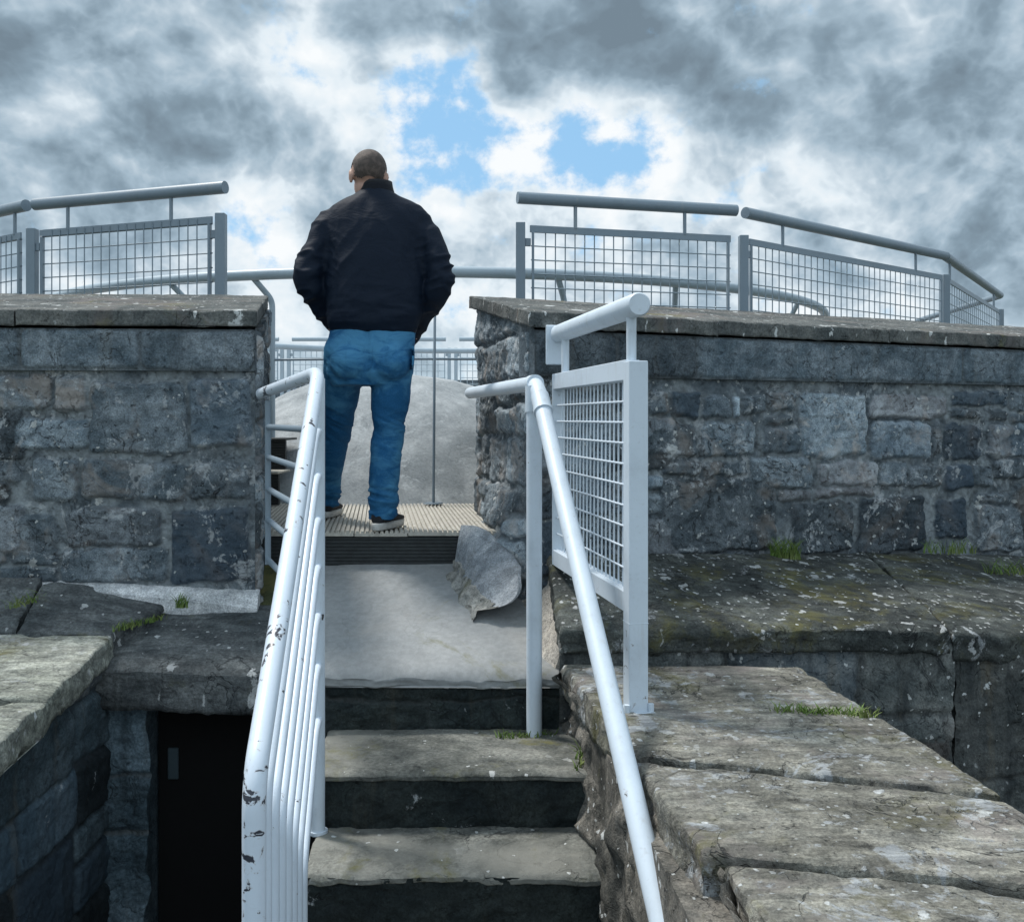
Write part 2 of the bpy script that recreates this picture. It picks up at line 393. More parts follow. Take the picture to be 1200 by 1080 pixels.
def slab(pts4, th, mat, name, parent, nu=60, nv=30, amp=.006, jit=.012, edge=.008, seed=0, lip=.010, side_k=6, ew=(1, 1, 1, 1), chip=.012, **kw):
    """a flagstone: pts4 = (far left, far right, near right, near left) of its top, worn edges, thickness th; ew = wear of far, right, near, left edge"""
    a, b, c, d = [np.array(p, float) for p in pts4]
    Lu = np.linalg.norm(b-a); Lv = np.linalg.norm(d-a)
    def axis(n, Ln):
        e = np.array([0, .0025, .006, .012, .022])/Ln
        return np.concatenate([e, np.linspace(.034/Ln, 1-.034/Ln, n), 1-e[::-1]])
    s = axis(nu, Lu)[:, None, None]; t = axis(nv, Lv)[None, :, None]; nu += 10; nv += 10
    X = (a*(1-s)+b*s)*(1-t)+(d*(1-s)+c*s)*t
    S = s[..., 0]*np.ones((1, nv)); T = t[..., 0]*np.ones((nu, 1))
    x, y = X[..., 0].copy(), X[..., 1].copy()
    n1 = fbm(x*5, y*5, 5, seed, .6); n2 = fbm(x*5+30, y*5, 5, seed+3, .6)
    dist = [T*Lv, (1-S)*Lu, (1-T)*Lv, S*Lu]
    e = np.minimum.reduce(dist)
    X[..., 0] += jit*n1*2.2*np.exp(-e/.05); X[..., 1] += jit*n2*2.2*np.exp(-e/.05)
    chips = np.clip(fbm(x*9, y*9, 3, seed+21)*2.2-.45, 0, 1)
    drop = 0
    for k, q in enumerate(dist):
        w = ew[k]*edge
        drop = drop+w*np.exp(-q/max(w*.7, .002))*(1+.5*n1)+chip*min(ew[k], 1)*chips*np.exp(-q/.025)
    X[..., 2] += amp*fbm(x*4, y*7, 4, seed+7)*1.2+amp*.55*ridge(x*6, y*22, 4, seed+8)+amp*.3*fbm(x*40, y*50, 2, seed+9)-drop
    mb = MB()
    mb.add(X.reshape(-1, 3), grid_faces(nu, nv, True))
    loop = [(i, 0) for i in range(nu)]+[(nu-1, j) for j in range(1, nv)]+[(i, nv-1) for i in range(nu-2, -1, -1)]+[(0, j) for j in range(nv-2, 0, -1)]
    B = np.array([X[i, j] for i, j in loop]); cen = B.mean(0)
    tg = np.roll(B, -1, 0)-np.roll(B, 1, 0); out = np.stack([tg[:, 1], -tg[:, 0], np.zeros(len(B))], -1)
    if (out*(B-cen)).sum() < 0: out = -out
    out /= np.linalg.norm(out, axis=1)[:, None]+1e-9
    arc = np.cumsum(np.linalg.norm(np.diff(B, axis=0, append=B[:1]), axis=1))
    rings = [B]
    for k in range(1, side_k+1):
        z = th*k/side_k
        nn = ridge(arc*5, np.full_like(arc, z*22), 4, seed+11)*lip*.9+fbm(arc*21, np.full_like(arc, z*50), 4, seed+13)*lip*.35
        r = B.copy(); r[:, 2] = r[:, 2]-z; r += out*(nn-lip*.35*(k/side_k)-.0*z)[:, None]
        rings.append(r)
    V = np.concatenate(rings); n = len(B)
    fc = [(k*n+i, k*n+(i+1) % n, (k+1)*n+(i+1) % n, (k+1)*n+i) for k in range(side_k) for i in range(n)]
    fc.append(tuple(range(side_k*n, (side_k+1)*n)))
    mb.add(V, fc)
    return mb.build(name, mat, parent, **kw)

# ================================================================== SETTING
def sheet(name, z, x0, x1, y0, y1, mat):
    MB().add([(x0, y0, z), (x1, y0, z), (x1, y1, z), (x0, y1, z)], [(0, 1, 2, 3)]).build(name, mat, kind='structure')
sheet('ground', -3.2, -3000, 3000, -3000, 3000, MAT['ground'])
sheet('pavement', -2.9, -3.4, 6, -4, 3.9, MAT['slab_left'])

def prism(mb, poly, z0, z1):
    n = len(poly); z1 = z1 if isinstance(z1, (list, tuple)) else [z1]*n
    v = [(x, y, z0) for x, y in poly]+[(x, y, z) for (x, y), z in zip(poly, z1)]
    f = [tuple(reversed(range(n))), tuple(range(n, 2*n))]+[(i, (i+1) % n, n+(i+1) % n, n+i) for i in range(n)]
    mb.add(v, f, smooth=False); return mb

# --- directions of the two parapets
UR = Vector((1, .46, 0)).normalized(); NR = Vector((.46, -1, 0)).normalized()
ER = Vector((-.224, .975, 0)).normalized(); NER = Vector((-.975, -.224, 0)).normalized()
UL = Vector((-1, -.085, 0)).normalized(); NL = Vector((.085, -1, 0)).normalized()
EL = Vector((-.21, .978, 0)).normalized(); NEL = Vector((.978, .21, 0)).normalized()
CR = Vector((.098, 4.335, 0)); CLc = Vector((-1.135, 4.335, 0))
ZC, ZS, ZB = .40, .187, -1.15      # coping underside, string course underside, wall foot

def px_to_wall(px, py, C, U):
    """photo pixel -> (u, z) on a vertical wall plane through C along U"""
    k = (px-CX)/F     # X = k*d ; C.x+u*U.x = k*(C.y+u*U.y)
    u = (k*C.y-C.x)/(U.x-k*U.y); d = C.y+u*U.y
    return u, (HY-py)*d/F

def stones_px(rows, ox, oy, sc, C, U, vb, mirror_L=None):
    out = []
    for (a, b, c, d, t, hu) in rows:
        u0, z1 = px_to_wall(ox+a/sc, oy+b/sc, C, U); u1, z0 = px_to_wall(ox+c/sc, oy+d/sc, C, U)
        lo, hi = min(u0, u1), max(u0, u1)
        out.append((lo-.006, z0-vb-.006, hi+.006, z1-vb+.006, t, hu))
    return out

# ---- right parapet
right_rows = [(45, 250, 110, 338, .42, .5), (115, 250, 212, 338, .34, .2), (216, 262, 300, 338, .5, .3), (302, 262, 330, 335, .85, .5), (335, 260, 410, 330, .45, .5), (412, 256, 500, 327, .52, .5),
    (513, 260, 718, 458, .72, .45), (727, 264, 962, 342, .78, .9), (970, 255, 1148, 310, .4, .2), (970, 312, 1062, 350, .4, .5), (1085, 315, 1148, 352, .32, .5), (1155, 256, 1215, 322, .5, .5), (1155, 325, 1215, 357, .42, .5),
    (40, 345, 200, 457, .38, .5), (205, 345, 380, 457, .56, .5), (398, 370, 515, 452, .46, .3), (400, 332, 500, 366, .38, .5), (728, 345, 912, 462, .66, .2), (915, 345, 942, 450, .42, .7), (945, 360, 1064, 472, .24, .2), (1085, 360, 1215, 460, .5, .2),
    (85, 460, 215, 512, .34, .5), (215, 470, 352, 522, .4, .5), (358, 460, 545, 548, .55, .45), (560, 470, 756, 546, .86, .9), (760, 470, 842, 548, .5, .5), (845, 484, 942, 552, .4, .5), (944, 484, 1038, 562, .24, .1), (1040, 484, 1100, 548, .42, .5), (1104, 460, 1215, 525, .38, .5),
    (80, 525, 438, 738, .32, .5), (445, 550, 545, 592, .5, .8), (550, 550, 745, 578, .56, .85), (482, 597, 678, 742, .30, .5), (690, 580, 888, 742, .24, .3), (922, 590, 1022, 705, .24, .2), (1048, 570, 1162, 607, .4, .5), (1046, 612, 1192, 742, .42, .5), (1165, 530, 1230, 608, .36, .5), (1196, 612, 1290, 742, .34, .4)]
stR = stones_px(right_rows, 740, 360, 2.609, CR, UR, ZB)
rng = random.Random(3)
uL, _ = px_to_wall(757, 500, CR, UR); uE, _ = px_to_wall(1205, 500, CR, UR)
stR += random_stones(-.02, uL-.004, .02, ZS-ZB, .15, .26, .14, .3, rng)
stR += random_stones(uE+.05, 7, .02, ZS-ZB, .14, .26, .16, .4, rng)
stR += [(u, .0, u+.36, .40, None, None) for u in np.arange(uL, uE, .36)] if False else []
mb = MB()
masonry(mb, (CR.x, CR.y, ZB), UR, 6.5, ZS-ZB+.02, stR, .0070, .021, .024, .012, .022, 11, nrm=NR, edge=.015)
stE = random_stones(-.02, 1.32, 0, ZS-ZB, .16, .30, .2, .42, random.Random(8))
stE2 = [(a, b, c, d, (t or random.Random(int(a*999+b*77)).choice((.34, .42, .5, .6, .7))), .5) for (a, b, c, d, t, hu) in stE]
masonry(mb, (CR.x, CR.y, ZB), ER, 1.30, .63-ZB, stE2+[(0, ZS-ZB, .5, ZC-ZB, .6, .5), (.5, ZS-ZB, 1.3, ZC-ZB, .5, .5), (.3, ZC-ZB, .8, .64-ZB, .5, .5), (.8, ZC-ZB, 1.35, .64-ZB, .55, .5)], 0.0075, .02, .020, .013, .022, 23, flip=True, nrm=NER, edge=.012, foot=.17, clip=lambda u: .398+.1773*u)
far = CR+ER*1.30
prism(mb, [tuple((CR+UR*6.5)[:2]), tuple((far+UR*6.5)[:2]), tuple((far)[:2]), tuple((CR-NER*.02+ER*.05)[:2])], -3.1, [ZC-.006, .626, .626, ZC-.004])
parR = mb.build('parapet_wall', MAT['rubble'], label='long rubble stone parapet wall right of the gap, with a lichen ledge at its foot', cat='wall', group='stone parapets either side of the gap')

def block_course(C, U, Nn, E, NE, joints, z0, z1, proud, depth, mat, name, parent, seed, amp=.005, wind=1):
    """course of dressed blocks: front faces with small tooling, one mesh for the run"""
    mb = MB()
    L = joints[-1]
    st = [(joints[i], 0, joints[i+1], z1-z0, random.Random(seed+i).choice((.38, .45, .5, .56, .62)), random.Random(seed+9+i).choice((.4, .5, .6))) for i in range(len(joints)-1)]
    O = C+Nn*proud
    masonry(mb, (O.x, O.y, z0), U, L, z1-z0, st, .006, .013, .010, .0045, .008, seed, flip=wind < 0, nrm=Nn, mort=.4, rnd=.01)
    p0 = O-Nn*.0; p1 = O+U*L
    q = [p0+Nn*.0, p1, p1-Nn*depth, p0-Nn*depth]
    v = [(p.x, p.y, z) for z in (z0, z1) for p in q]
    f = [(0, 3, 2, 1), (4, 5, 6, 7), (0, 4, 7, 3), (1, 2, 6, 5), (2, 3, 7, 6)]
    mb.add(v, f, smooth=False)
    return mb.build(name, mat, parent)
block_course(CR-UR*.012, UR, NR, ER, NER, [0, .42, .86, 1.70, 2.62, 3.3, 4.2, 5.1, 6.5], ZS, ZC-.012, .028, .16, MAT['string'], 'string_course', parR, 31)

def coping(C, U, Nn, E, joints, z_f, z_b, depth, over, over_e, th, parent, seed, wind):
    for i in range(len(joints)-1):
        a0, a1 = joints[i]+(.004 if i else -over_e), joints[i+1]-.004
        f0 = C+U*a0+Nn*over; f1 = C+U*a1+Nn*over
        b0 = C+U*a0+E*depth; b1 = C+U*a1+E*depth
        dz = random.Random(seed+i).uniform(-.004, .004)
        q = [(b0.x, b0.y, z_b+dz), (b1.x, b1.y, z_b+dz), (f1.x, f1.y, z_f+dz), (f0.x, f0.y, z_f+dz)]
        if wind < 0: q = [q[1], q[0], q[3], q[2]]
        slab(q, th, MAT['coping'], 'coping', parent, 90, 60, .004, .003, .005, seed+i*5, lip=.004, chip=.008)
coping(CR, UR, NR, ER, [0, .95, 2.05, 3.3, 4.8, 6.5], .466, .70, 1.32, .05, .05, .064, parR, 40, 1)

ZBL = -.995
# ---- left parapet
left_rows = [(-120, 125, -5, 260, .45, .5), (0, 120, 195, 262, .44, .5), (203, 128, 322, 262, .52, .5), (332, 145, 700, 422, .46, .5), (705, 128, 935, 395, .50, .2), (-200, 268, 25, 420, .4, .5), (28, 285, 338, 405, .62, .5),
    (-120, 430, 82, 525, .38, .3), (118, 432, 302, 592, .5, .55), (308, 440, 512, 592, .42, .4), (524, 450, 705, 592, .44, .5), (708, 450, 930, 592, .40, .45), (-160, 600, 34, 835, .42, .5), (44, 640, 216, 835, .40, .5), (242, 620, 605, 765, .42, .7),
    (638, 622, 935, 895, .25, .15), (222, 770, 630, 895, .48, .5), (-100, 840, 215, 895, .4, .5)]
stL = stones_px(left_rows, 0, 400, 3.175, CLc, UL, ZBL)
uLE, _ = px_to_wall(0, 500, CLc, UL)
stL += random_stones(uLE+.06, 5.5, .4, ZS-ZBL, .16, .26, .2, .45, random.Random(5))
mb = MB()
masonry(mb, (CLc.x, CLc.y, ZBL), UL, 5, ZS-ZBL+.02, stL, .0075, .016, .022, .009, .016, 51, flip=True, nrm=NL, edge=.015)
masonry(mb, (CLc.x, CLc.y, ZBL), EL, 1.3, .63-ZBL, random_stones(0, 1.3, 0, .63-ZBL, .16, .28, .2, .4, random.Random(9)), .01, .016, .024, .010, .016, 53, nrm=NEL, edge=.012, clip=lambda u: .398+.1773*u)
farL = CLc+EL*1.3
prism(mb, [tuple((CLc-NEL*.02+EL*.05)[:2]), tuple(farL[:2]), tuple((farL+UL*5)[:2]), tuple((CLc+UL*5)[:2])], ZBL, [ZC-.004, .626, .626, ZC-.006])
parL = mb.build('parapet_wall', MAT['rubble'], label='rubble stone parapet wall left of the gap, with a white mortar fillet at its foot', cat='wall', group='stone parapets either side of the gap')
uj = [px_to_wall(x, 410, CLc, UL)[0] for x in (300, 165, 24)]
block_course(CLc-UL*.006, UL, NL, EL, NEL, [0, uj[1], uj[2], 1.8, 2.6, 3.5, 5], ZS+.02, ZC-.012, .026, .16, MAT['string'], 'string_course', parL, 61, wind=-1)
uj2 = px_to_wall(22, 372, CLc, UL)[0]
coping(CLc, UL, NL, EL, [0, uj2, 2.3, 3.6, 5], .466, .70, 1.32, .045, .015, .064, parL, 70, -1)
# white mortar fillet
mb = MB(); V = []; Fc = []
n = 70
for i in range(n):
    t = i/(n-1); u = -.02+t*.93; p = CLc+UL*u
    hgt = (.050*(1-t)**.9+.004)*(1+.06*math.sin(i*.31)+.04*math.sin(i*.83)); outw = .008+.026*(1-t)**.6+.004*math.sin(i*.37)
    zb = -.832+.112*t
    for (dn, dz) in ((-.01, hgt+.02), (.024+outw*.35, hgt), (.03+outw, .004), (.03+outw, -.06), (-.01, -.06)):
        q = p+NL*dn; V.append((q.x, q.y, zb+dz))
for i in range(n-1):
    for k in range(4): Fc.append((i*5+k, i*5+k+1, (i+1)*5+k+1, (i+1)*5+k))
Fc += [(0, 1, 2, 3, 4), tuple(range((n-1)*5+4, (n-1)*5-1, -1))]
mb.add(V, Fc, smooth=False)
mb.build('mortar_fillet', MAT['whitemortar'], label='white mortar strip along the foot of the left parapet wall', cat='mortar fillet')

# ---- ramparts behind the parapets (turf fill that carries the mesh railings)
prism(MB(), [tuple((CR+ER*1.31)[:2]), tuple((CR+ER*1.31+UR*6.5)[:2]), (7.6, 13.2), (5.9, 14.6), (5.2, 11.6), (3.7, 9.1), (1.6, 7.1), (-.05, 6.6)][::1], -3.1, .42).build('embankment', MAT['earth'], kind='structure')
prism(MB(), [tuple((CLc+EL*1.31)[:2]), (-1.66, 6.28), (-3.2, 6.95), (-6, 8.2), tuple((CLc+EL*1.31+UL*5)[:2])], -3.1, .42).build('embankment', MAT['earth'], kind='structure')

# ---- platform, mound
sheet('platform', -.575, -9, 9, 5.75, 24, MAT['floor'])
n = 120
gx = np.linspace(-2.1, 2.1, n)[:, None]*np.ones((1, n)); gy = np.linspace(-2.1, 2.1, n)[None, :]*np.ones((n, 1))
r2 = gx**2*.92+gy**2
z = .37-.30*r2+.05*fbm(gx*1.3, gy*1.3, 3, 5)+.014*fbm(gx*7, gy*7, 4, 6)+.02*ridge(gx*2.2, gy*4, 3, 8)
z = np.maximum(z, -.62)
MB().add(np.stack([gx-.93, gy+7.95, z], -1).reshape(-1, 3), grid_faces(n, n)).build('mound', MAT['mound'], kind='structure')

# far wall behind the far railing
wf = MB(); prism(wf, [(-14, 19), (12, 19), (12, 19.6), (-14, 19.6)], -.6, .74)
wf.build('perimeter_wall', MAT['string'], label='low dark far wall behind the distant railing', cat='wall')

# ================================================================== LEDGES AND SLABS
# right upper ledge: stained wall under it and two sloping flagstones
led = empty('stone_ledge', (1.2, 3.9, -1.2), 'dark sloping flagstone ledge spotted with white lichen at the foot of the right parapet', 'ledge')
def wp(t): q = CR+UR*t*1.1007; return q
q0 = (.16, 4.30, -.60); q1 = (.1+1.72, 4.3+.46*1.72-.02, -.69); q2 = (1.74, 3.90, -.835); q3 = (.185, 3.74, -.80)
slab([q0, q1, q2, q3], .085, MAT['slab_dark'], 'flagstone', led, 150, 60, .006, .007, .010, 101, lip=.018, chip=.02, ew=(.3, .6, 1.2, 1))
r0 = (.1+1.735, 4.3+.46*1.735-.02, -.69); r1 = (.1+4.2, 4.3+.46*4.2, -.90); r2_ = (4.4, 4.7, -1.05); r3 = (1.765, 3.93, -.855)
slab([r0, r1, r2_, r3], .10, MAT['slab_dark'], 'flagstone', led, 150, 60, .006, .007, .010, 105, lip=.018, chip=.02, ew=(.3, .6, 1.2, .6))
ULd = Vector((1, .10, 0)).normalized(); NLd = Vector((.1, -1, 0)).normalized()
mb = MB()
masonry(mb, (.18, 3.80, -3.0), ULd, 1.6, 2.12, random_stones(0, 1.6, 0, 2.12, .12, .3, .3, .7, random.Random(21)), .012, .01, .02, .012, .02, 81, nrm=NLd, mort=.5)
masonry(mb, (1.78, 3.965, -3.0), Vector((1, .27, 0)), 3.4, 2.08, random_stones(0, 3.4, 0, 2.1, .4, .8, .4, .9, random.Random(22)), .012, .008, .02, .016, .02, 83, nrm=Vector((.27, -1, 0)), mort=.5)
prism(mb, [(.2, 3.83), (1.78, 3.99), (5, 4.86), (5, 6.5), (.2, 4.40)], -3.1, -.93)
mb.build('wall', MAT['under'], led)

# cheek wall beside the stairs
chk = empty('cheek_wall', (.7, 2.6, -2.9), 'low stone wall right of the steps topped with pale lichen spotted slabs', 'wall')
ZK = -.945
def xl(d): return .185+.142*(3.8-d)
def xr(d): return 1.12+.10*(3.6-d)
jo = [(3.79, 3.79), (3.40, 3.10), (2.74, 2.46), (2.13, 1.95), (1.5, 1.36), (.9, .8)]
off = [0, .01, 0, -.012, .0]
for i in range(5):
    (a, b), (c, d) = jo[i], jo[i+1]
    g = .015
    la, lc = xl(a), xl(c)
    if i == 3: la += .035; lc += .02
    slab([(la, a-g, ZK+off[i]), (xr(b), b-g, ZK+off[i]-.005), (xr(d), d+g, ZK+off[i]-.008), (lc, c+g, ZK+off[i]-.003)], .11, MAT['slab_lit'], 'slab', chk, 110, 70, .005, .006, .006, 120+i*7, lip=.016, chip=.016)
mb = MB()
nd, nh = 260, 150
dd = np.linspace(.85, 3.82, nd)[:, None]*np.ones((1, nh)); hh = np.linspace(0, 1, nh)[None, :]*np.ones((nd, 1))
zz = -3.0+hh*(3.0+ZK-.03)
xb = .185+.085*(3.8-dd); xt = .185+.142*(3.8-dd)+.02
zrel = np.clip((zz+1.75)/(1.75+ZK), 0, 1)
xx = xb+(xt-xb)*zrel**1.3
big = ridge(dd*2.2, zz*2.6, 4, 61); fine = fbm(dd*16, zz*16, 4, 62)
xx -= .075*big*(.35+zrel)-.03+.02*fine+.018*ridge(dd*9, zz*5, 3, 66)
X = np.stack([xx, dd, zz], -1)
mb.add(X.reshape(-1, 3), grid_faces(nd, nh))
prism(mb, [(.46, .85), (1.3, .85), (1.1, 3.79), (.24, 3.79)], -3.05, ZK-.10)
mb.build('wall', MAT['cheek'], chk)

# left ledge
ll = empty('stone_ledge', (-1.9, 3.2, -2.9), 'flagstone topped wall left of the dark doorway, below the left parapet', 'ledge')
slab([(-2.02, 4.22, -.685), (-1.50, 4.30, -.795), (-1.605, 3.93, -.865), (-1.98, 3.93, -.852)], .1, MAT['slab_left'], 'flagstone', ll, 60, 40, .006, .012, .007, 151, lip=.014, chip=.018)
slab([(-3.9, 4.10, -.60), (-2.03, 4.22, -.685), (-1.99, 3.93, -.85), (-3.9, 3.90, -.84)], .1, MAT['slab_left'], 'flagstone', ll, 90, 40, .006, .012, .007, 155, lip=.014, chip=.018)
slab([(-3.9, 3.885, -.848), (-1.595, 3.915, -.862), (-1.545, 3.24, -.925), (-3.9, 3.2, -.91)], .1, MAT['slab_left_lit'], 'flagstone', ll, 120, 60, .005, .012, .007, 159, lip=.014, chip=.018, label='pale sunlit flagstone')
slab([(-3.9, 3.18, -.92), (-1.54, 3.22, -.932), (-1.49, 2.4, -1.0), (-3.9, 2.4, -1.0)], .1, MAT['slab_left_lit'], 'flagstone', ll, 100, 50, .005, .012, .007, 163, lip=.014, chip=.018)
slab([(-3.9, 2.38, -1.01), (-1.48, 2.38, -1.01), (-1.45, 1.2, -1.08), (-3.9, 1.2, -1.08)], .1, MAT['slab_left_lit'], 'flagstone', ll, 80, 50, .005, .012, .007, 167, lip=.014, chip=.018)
mb = MB()
masonry(mb, (-1.63, 1.2, -3.0), Vector((0, 1, 0)), 2.72, 2.04, random_stones(0, 2.8, 0, 2.1, .22, .4, .4, .8, random.Random(31)), .01, .012, .018, .010, .016, 91, flip=False, nrm=Vector((1, 0, 0)), mort=.7)
prism(mb, [(-3.9, 1.2), (-1.65, 1.2), (-1.65, 4.3), (-3.9, 4.2)], -3.1, -1.12)
mb.build('wall', MAT['well'], ll)

# ================================================================== LANDING, DOORWAY, STAIRS
zl = lambda d: -.985+.300*(d-3.8)
lan = slab([(-.995, 4.75, zl(4.75)), (.19, 4.75, zl(4.75)+.01), (.185, 3.80, zl(3.8)), (-.755, 3.80, zl(3.8))], .032, MAT['landing'], 'landing', None, 120, 110, .003, .004, .02, 201, lip=.012, ew=(.1, .2, 1.3, .2), chip=.006, label='smooth pale concrete ramp slab at the head of the steps, below the deck', cat='landing')
# front block under the landing
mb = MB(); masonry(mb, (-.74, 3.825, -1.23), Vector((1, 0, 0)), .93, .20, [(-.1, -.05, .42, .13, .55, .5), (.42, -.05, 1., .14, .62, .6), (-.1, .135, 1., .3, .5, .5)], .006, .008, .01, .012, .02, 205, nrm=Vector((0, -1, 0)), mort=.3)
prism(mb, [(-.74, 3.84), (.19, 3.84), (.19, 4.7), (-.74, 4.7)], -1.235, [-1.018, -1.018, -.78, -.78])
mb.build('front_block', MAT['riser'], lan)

st = empty('stone_stairs', (-.2, 3.0, -2.9), 'worn stone steps with risers coloured dark for shade between the two handrails', 'stairs')
steps = [(3.36, 3.84, -1.213), (3.03, 3.36, -1.408), (2.70, 3.03, -1.603), (2.37, 2.70, -1.80), (2.04, 2.37, -2.0), (1.71, 2.04, -2.2), (1.38, 1.71, -2.4), (1.05, 1.38, -2.6), (.72, 1.05, -2.78)]
def sx(d): return -.672-.107*(d-3.36), .205-.05*(d-3.36)
for i, (d0, d1, zt) in enumerate(steps):
    xa, xb_ = sx(d0); xc, xd = sx(d1)
    slab([(xc, d1+.02, zt+.004), (xd+.06, d1+.02, zt+.004), (xb_+.06, d0, zt), (xa, d0, zt)], .015, MAT['step'], 'step', st, 110, 40, .004, .005, .009, 220+i*3, lip=.006, side_k=4, ew=(.1, .3, 1.5, .6), chip=.012)
    if i < 4:
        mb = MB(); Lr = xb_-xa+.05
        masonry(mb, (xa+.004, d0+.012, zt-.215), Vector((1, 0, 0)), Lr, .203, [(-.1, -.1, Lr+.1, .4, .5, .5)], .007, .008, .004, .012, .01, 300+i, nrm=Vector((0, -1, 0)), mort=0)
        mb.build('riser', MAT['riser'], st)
mb = MB(); prism(mb, [(-.66, .75), (-.30, .75), (-.30, 4.6), (-.76, 4.6), (-.69, 3.4)], -3.05, -2.79)
for i, (d0, d1, zt) in enumerate(steps[:-1]):
    xa, xb_ = sx(d0); xc, xd = sx(d1)
    prism(mb, [(xa+.012, d0+.024), (xb_+.03, d0+.024), (xd+.03, d1+.015), (xc+.015, d1+.015)], -3.04, zt-.016)
mb.build('core', MAT['riser_core'], st)

# door recess under the lintel slab
dw = empty('doorway', (-1.1, 3.9, -2.9), 'dark doorway under a thick stone lintel slab left of the steps', 'doorway')
slab([(-1.66, 4.34, zl(4.34)+.0), (-.90, 4.34, zl(4.34)), (-.763, 3.80, zl(3.8)-.004), (-1.64, 3.84, zl(3.84))], .15, MAT['slab_left'], 'lintel_slab', dw, 100, 60, .005, .010, .014, 241, lip=.014, ew=(.2, .2, 1.4, .3))
slab([(-1.22, 4.76, zl(4.76)), (-1.0, 4.76, zl(4.76)), (-.90, 4.345, zl(4.345)), (-1.14, 4.345, zl(4.345))], .1, MAT['mossy'], 'threshold_slab', dw, 30, 30, .005, .006, .006, 247, lip=.006)
mb = MB()
masonry(mb, (-1.66, 3.93, -3.0), Vector((1, 0, 0)), .205, 1.87, random_stones(0, .205, 0, 1.9, .35, .55, .3, .5, random.Random(44)), .006, .01, .014, .012, .02, 245, nrm=Vector((0, -1, 0)), mort=.6, rag=.02)
prism(mb, [(-1.66, 3.955), (-1.475, 3.955), (-1.475, 6.5), (-1.66, 6.5)], -3.05, -1.13)
prism(mb, [(-.775, 3.9), (-.68, 3.9), (-.68, 6.5), (-.775, 6.5)], -3.05, -1.13)
prism(mb, [(-1.70, 4.36), (-.76, 4.36), (-.76, 6.6), (-1.70, 6.6)], -1.12, -1.02)
prism(mb, [(-1.70, 6.5), (-.7, 6.5), (-.7, 6.62), (-1.70, 6.62)], -3.05, -1.02)
mb.build('jamb', MAT['jamb'], dw)
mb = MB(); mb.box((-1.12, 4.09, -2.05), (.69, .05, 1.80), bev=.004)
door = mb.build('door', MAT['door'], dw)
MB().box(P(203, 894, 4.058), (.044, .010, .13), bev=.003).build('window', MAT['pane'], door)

# ---- deck
deck = empty('deck', (-.6, 4.72, -.56), 'grooved pale deck boards with a dark ribbed front edge between the parapets', 'deck')
du = Vector((-.135, .991, 0)).normalized()
pitch = .0235; nb = 11
x0 = -2.05; W = pitch*nb
k = 0
while x0 < .1:
    mb = MB(); prof = []
    for i in range(nb):
        for (a, hz) in ((.0, -.011), (.26, -.011), (.34, 0), (.90, 0), (.98, -.011)):
            prof.append((x0+(i+a)*pitch, hz))
    prof = [(x0+.001, -.026)]+prof+[(x0+W-.004, -.011), (x0+W-.004, -.026)]
    V = []; nn = 14; jy = random.uniform(-.004, .004); jz = random.uniform(-.002, .002)
    for j in range(nn):
        t = j/(nn-1); yy = 4.715+jy+t*1.53
        for (x, hz) in prof: V.append((x+du.x/du.y*(yy-4.715), yy, -.54+hz+jz))
    m_ = len(prof)
    fc = [(j*m_+i, j*m_+i+1, (j+1)*m_+i+1, (j+1)*m_+i) for j in range(nn-1) for i in range(m_-1)]
    fc += [tuple(range(m_-1, -1, -1)), tuple(range((nn-1)*m_, nn*m_))]
    mb.add(V, fc, smooth=False).build('deck_board', MAT['deck'], deck)
    x0 += W; k += 1
mb = MB()
def ribbed(mb, x0, x1, y, z0, z1, pitch=.017):
    pr = [(y+.04, z1), (y, z1)]
    zc = z1
    while zc-pitch > z0:
        pr += [(y, zc-pitch*.6), (y+.006, zc-pitch*.68), (y+.006, zc-pitch*.95), (y, zc-pitch)]; zc -= pitch
    pr += [(y, z0), (y+.04, z0)]
    n = len(pr); V = [(x0, a, b) for a, b in pr]+[(x1, a, b) for a, b in pr]
    mb.add(V, [(i, (i+1) % n, n+(i+1) % n, n+i) for i in range(n)]+[tuple(range(n)), tuple(range(2*n-1, n-1, -1))], smooth=False)
ribbed(mb, -1.32, .05, 4.725, -.76, -.572)
mb.build('fascia', MAT['fascia'], deck)
MB().box((-.95, 5.5, -.66), (2.2, 1.4, .12), bev=0).build('joist', MAT['fascia'], deck)
# steps climbing to the left at the back of the deck
sp = empty('deck_steps', (-1.8, 6.4, -.54), 'small dark ribbed steps with pale treads behind the left parapet', 'steps')
mb = MB(); ribbed(mb, -2.4, -1.44, 6.05, -.535, -.345); ribbed(mb, -2.4, -1.47, 6.36, -.335, -.145)
mb.build('riser', MAT['fascia'], sp)
mb = MB(); mb.box((-1.92, 6.21, -.3375), (.96, .34, .014)); mb.build('tread', MAT['deck'], sp)
mb = MB(); mb.box((-1.93, 6.52, -.137), (.93, .34, .014)); mb.build('tread', MAT['fascia'], sp)

# ---- lead flashing at the wall corner and mortar patch
n1_, n2_ = 70, 60
def curve(pts, n):
    pts = np.array([np.array(P(*p)) for p in pts]); t = np.linspace(0, len(pts)-1, n); i = np.minimum(t.astype(int), len(pts)-2); f = (t-i)[:, None]
    g = lambda k: pts[np.clip(k, 0, len(pts)-1)]
    p0, p1, p2, p3 = g(i-1), g(i), g(i+1), g(i+2)
    return .5*(2*p1+(p2-p0)*f+(2*p0-5*p1+4*p2-p3)*f**2+(3*p1-p0-3*p2+p3)*f**3)
cT = curve([(541, 615, 4.71), (562, 618, 4.62), (582, 634, 4.50), (599, 650, 4.38), (612, 668, 4.28)], n1_)
cB = curve([(534, 668, 4.64), (541, 686, 4.46), (550, 702, 4.32), (566, 716, 4.21)], n1_)
cL = curve([(541, 615, 4.71), (538, 642, 4.66), (534, 668, 4.64)], n2_)
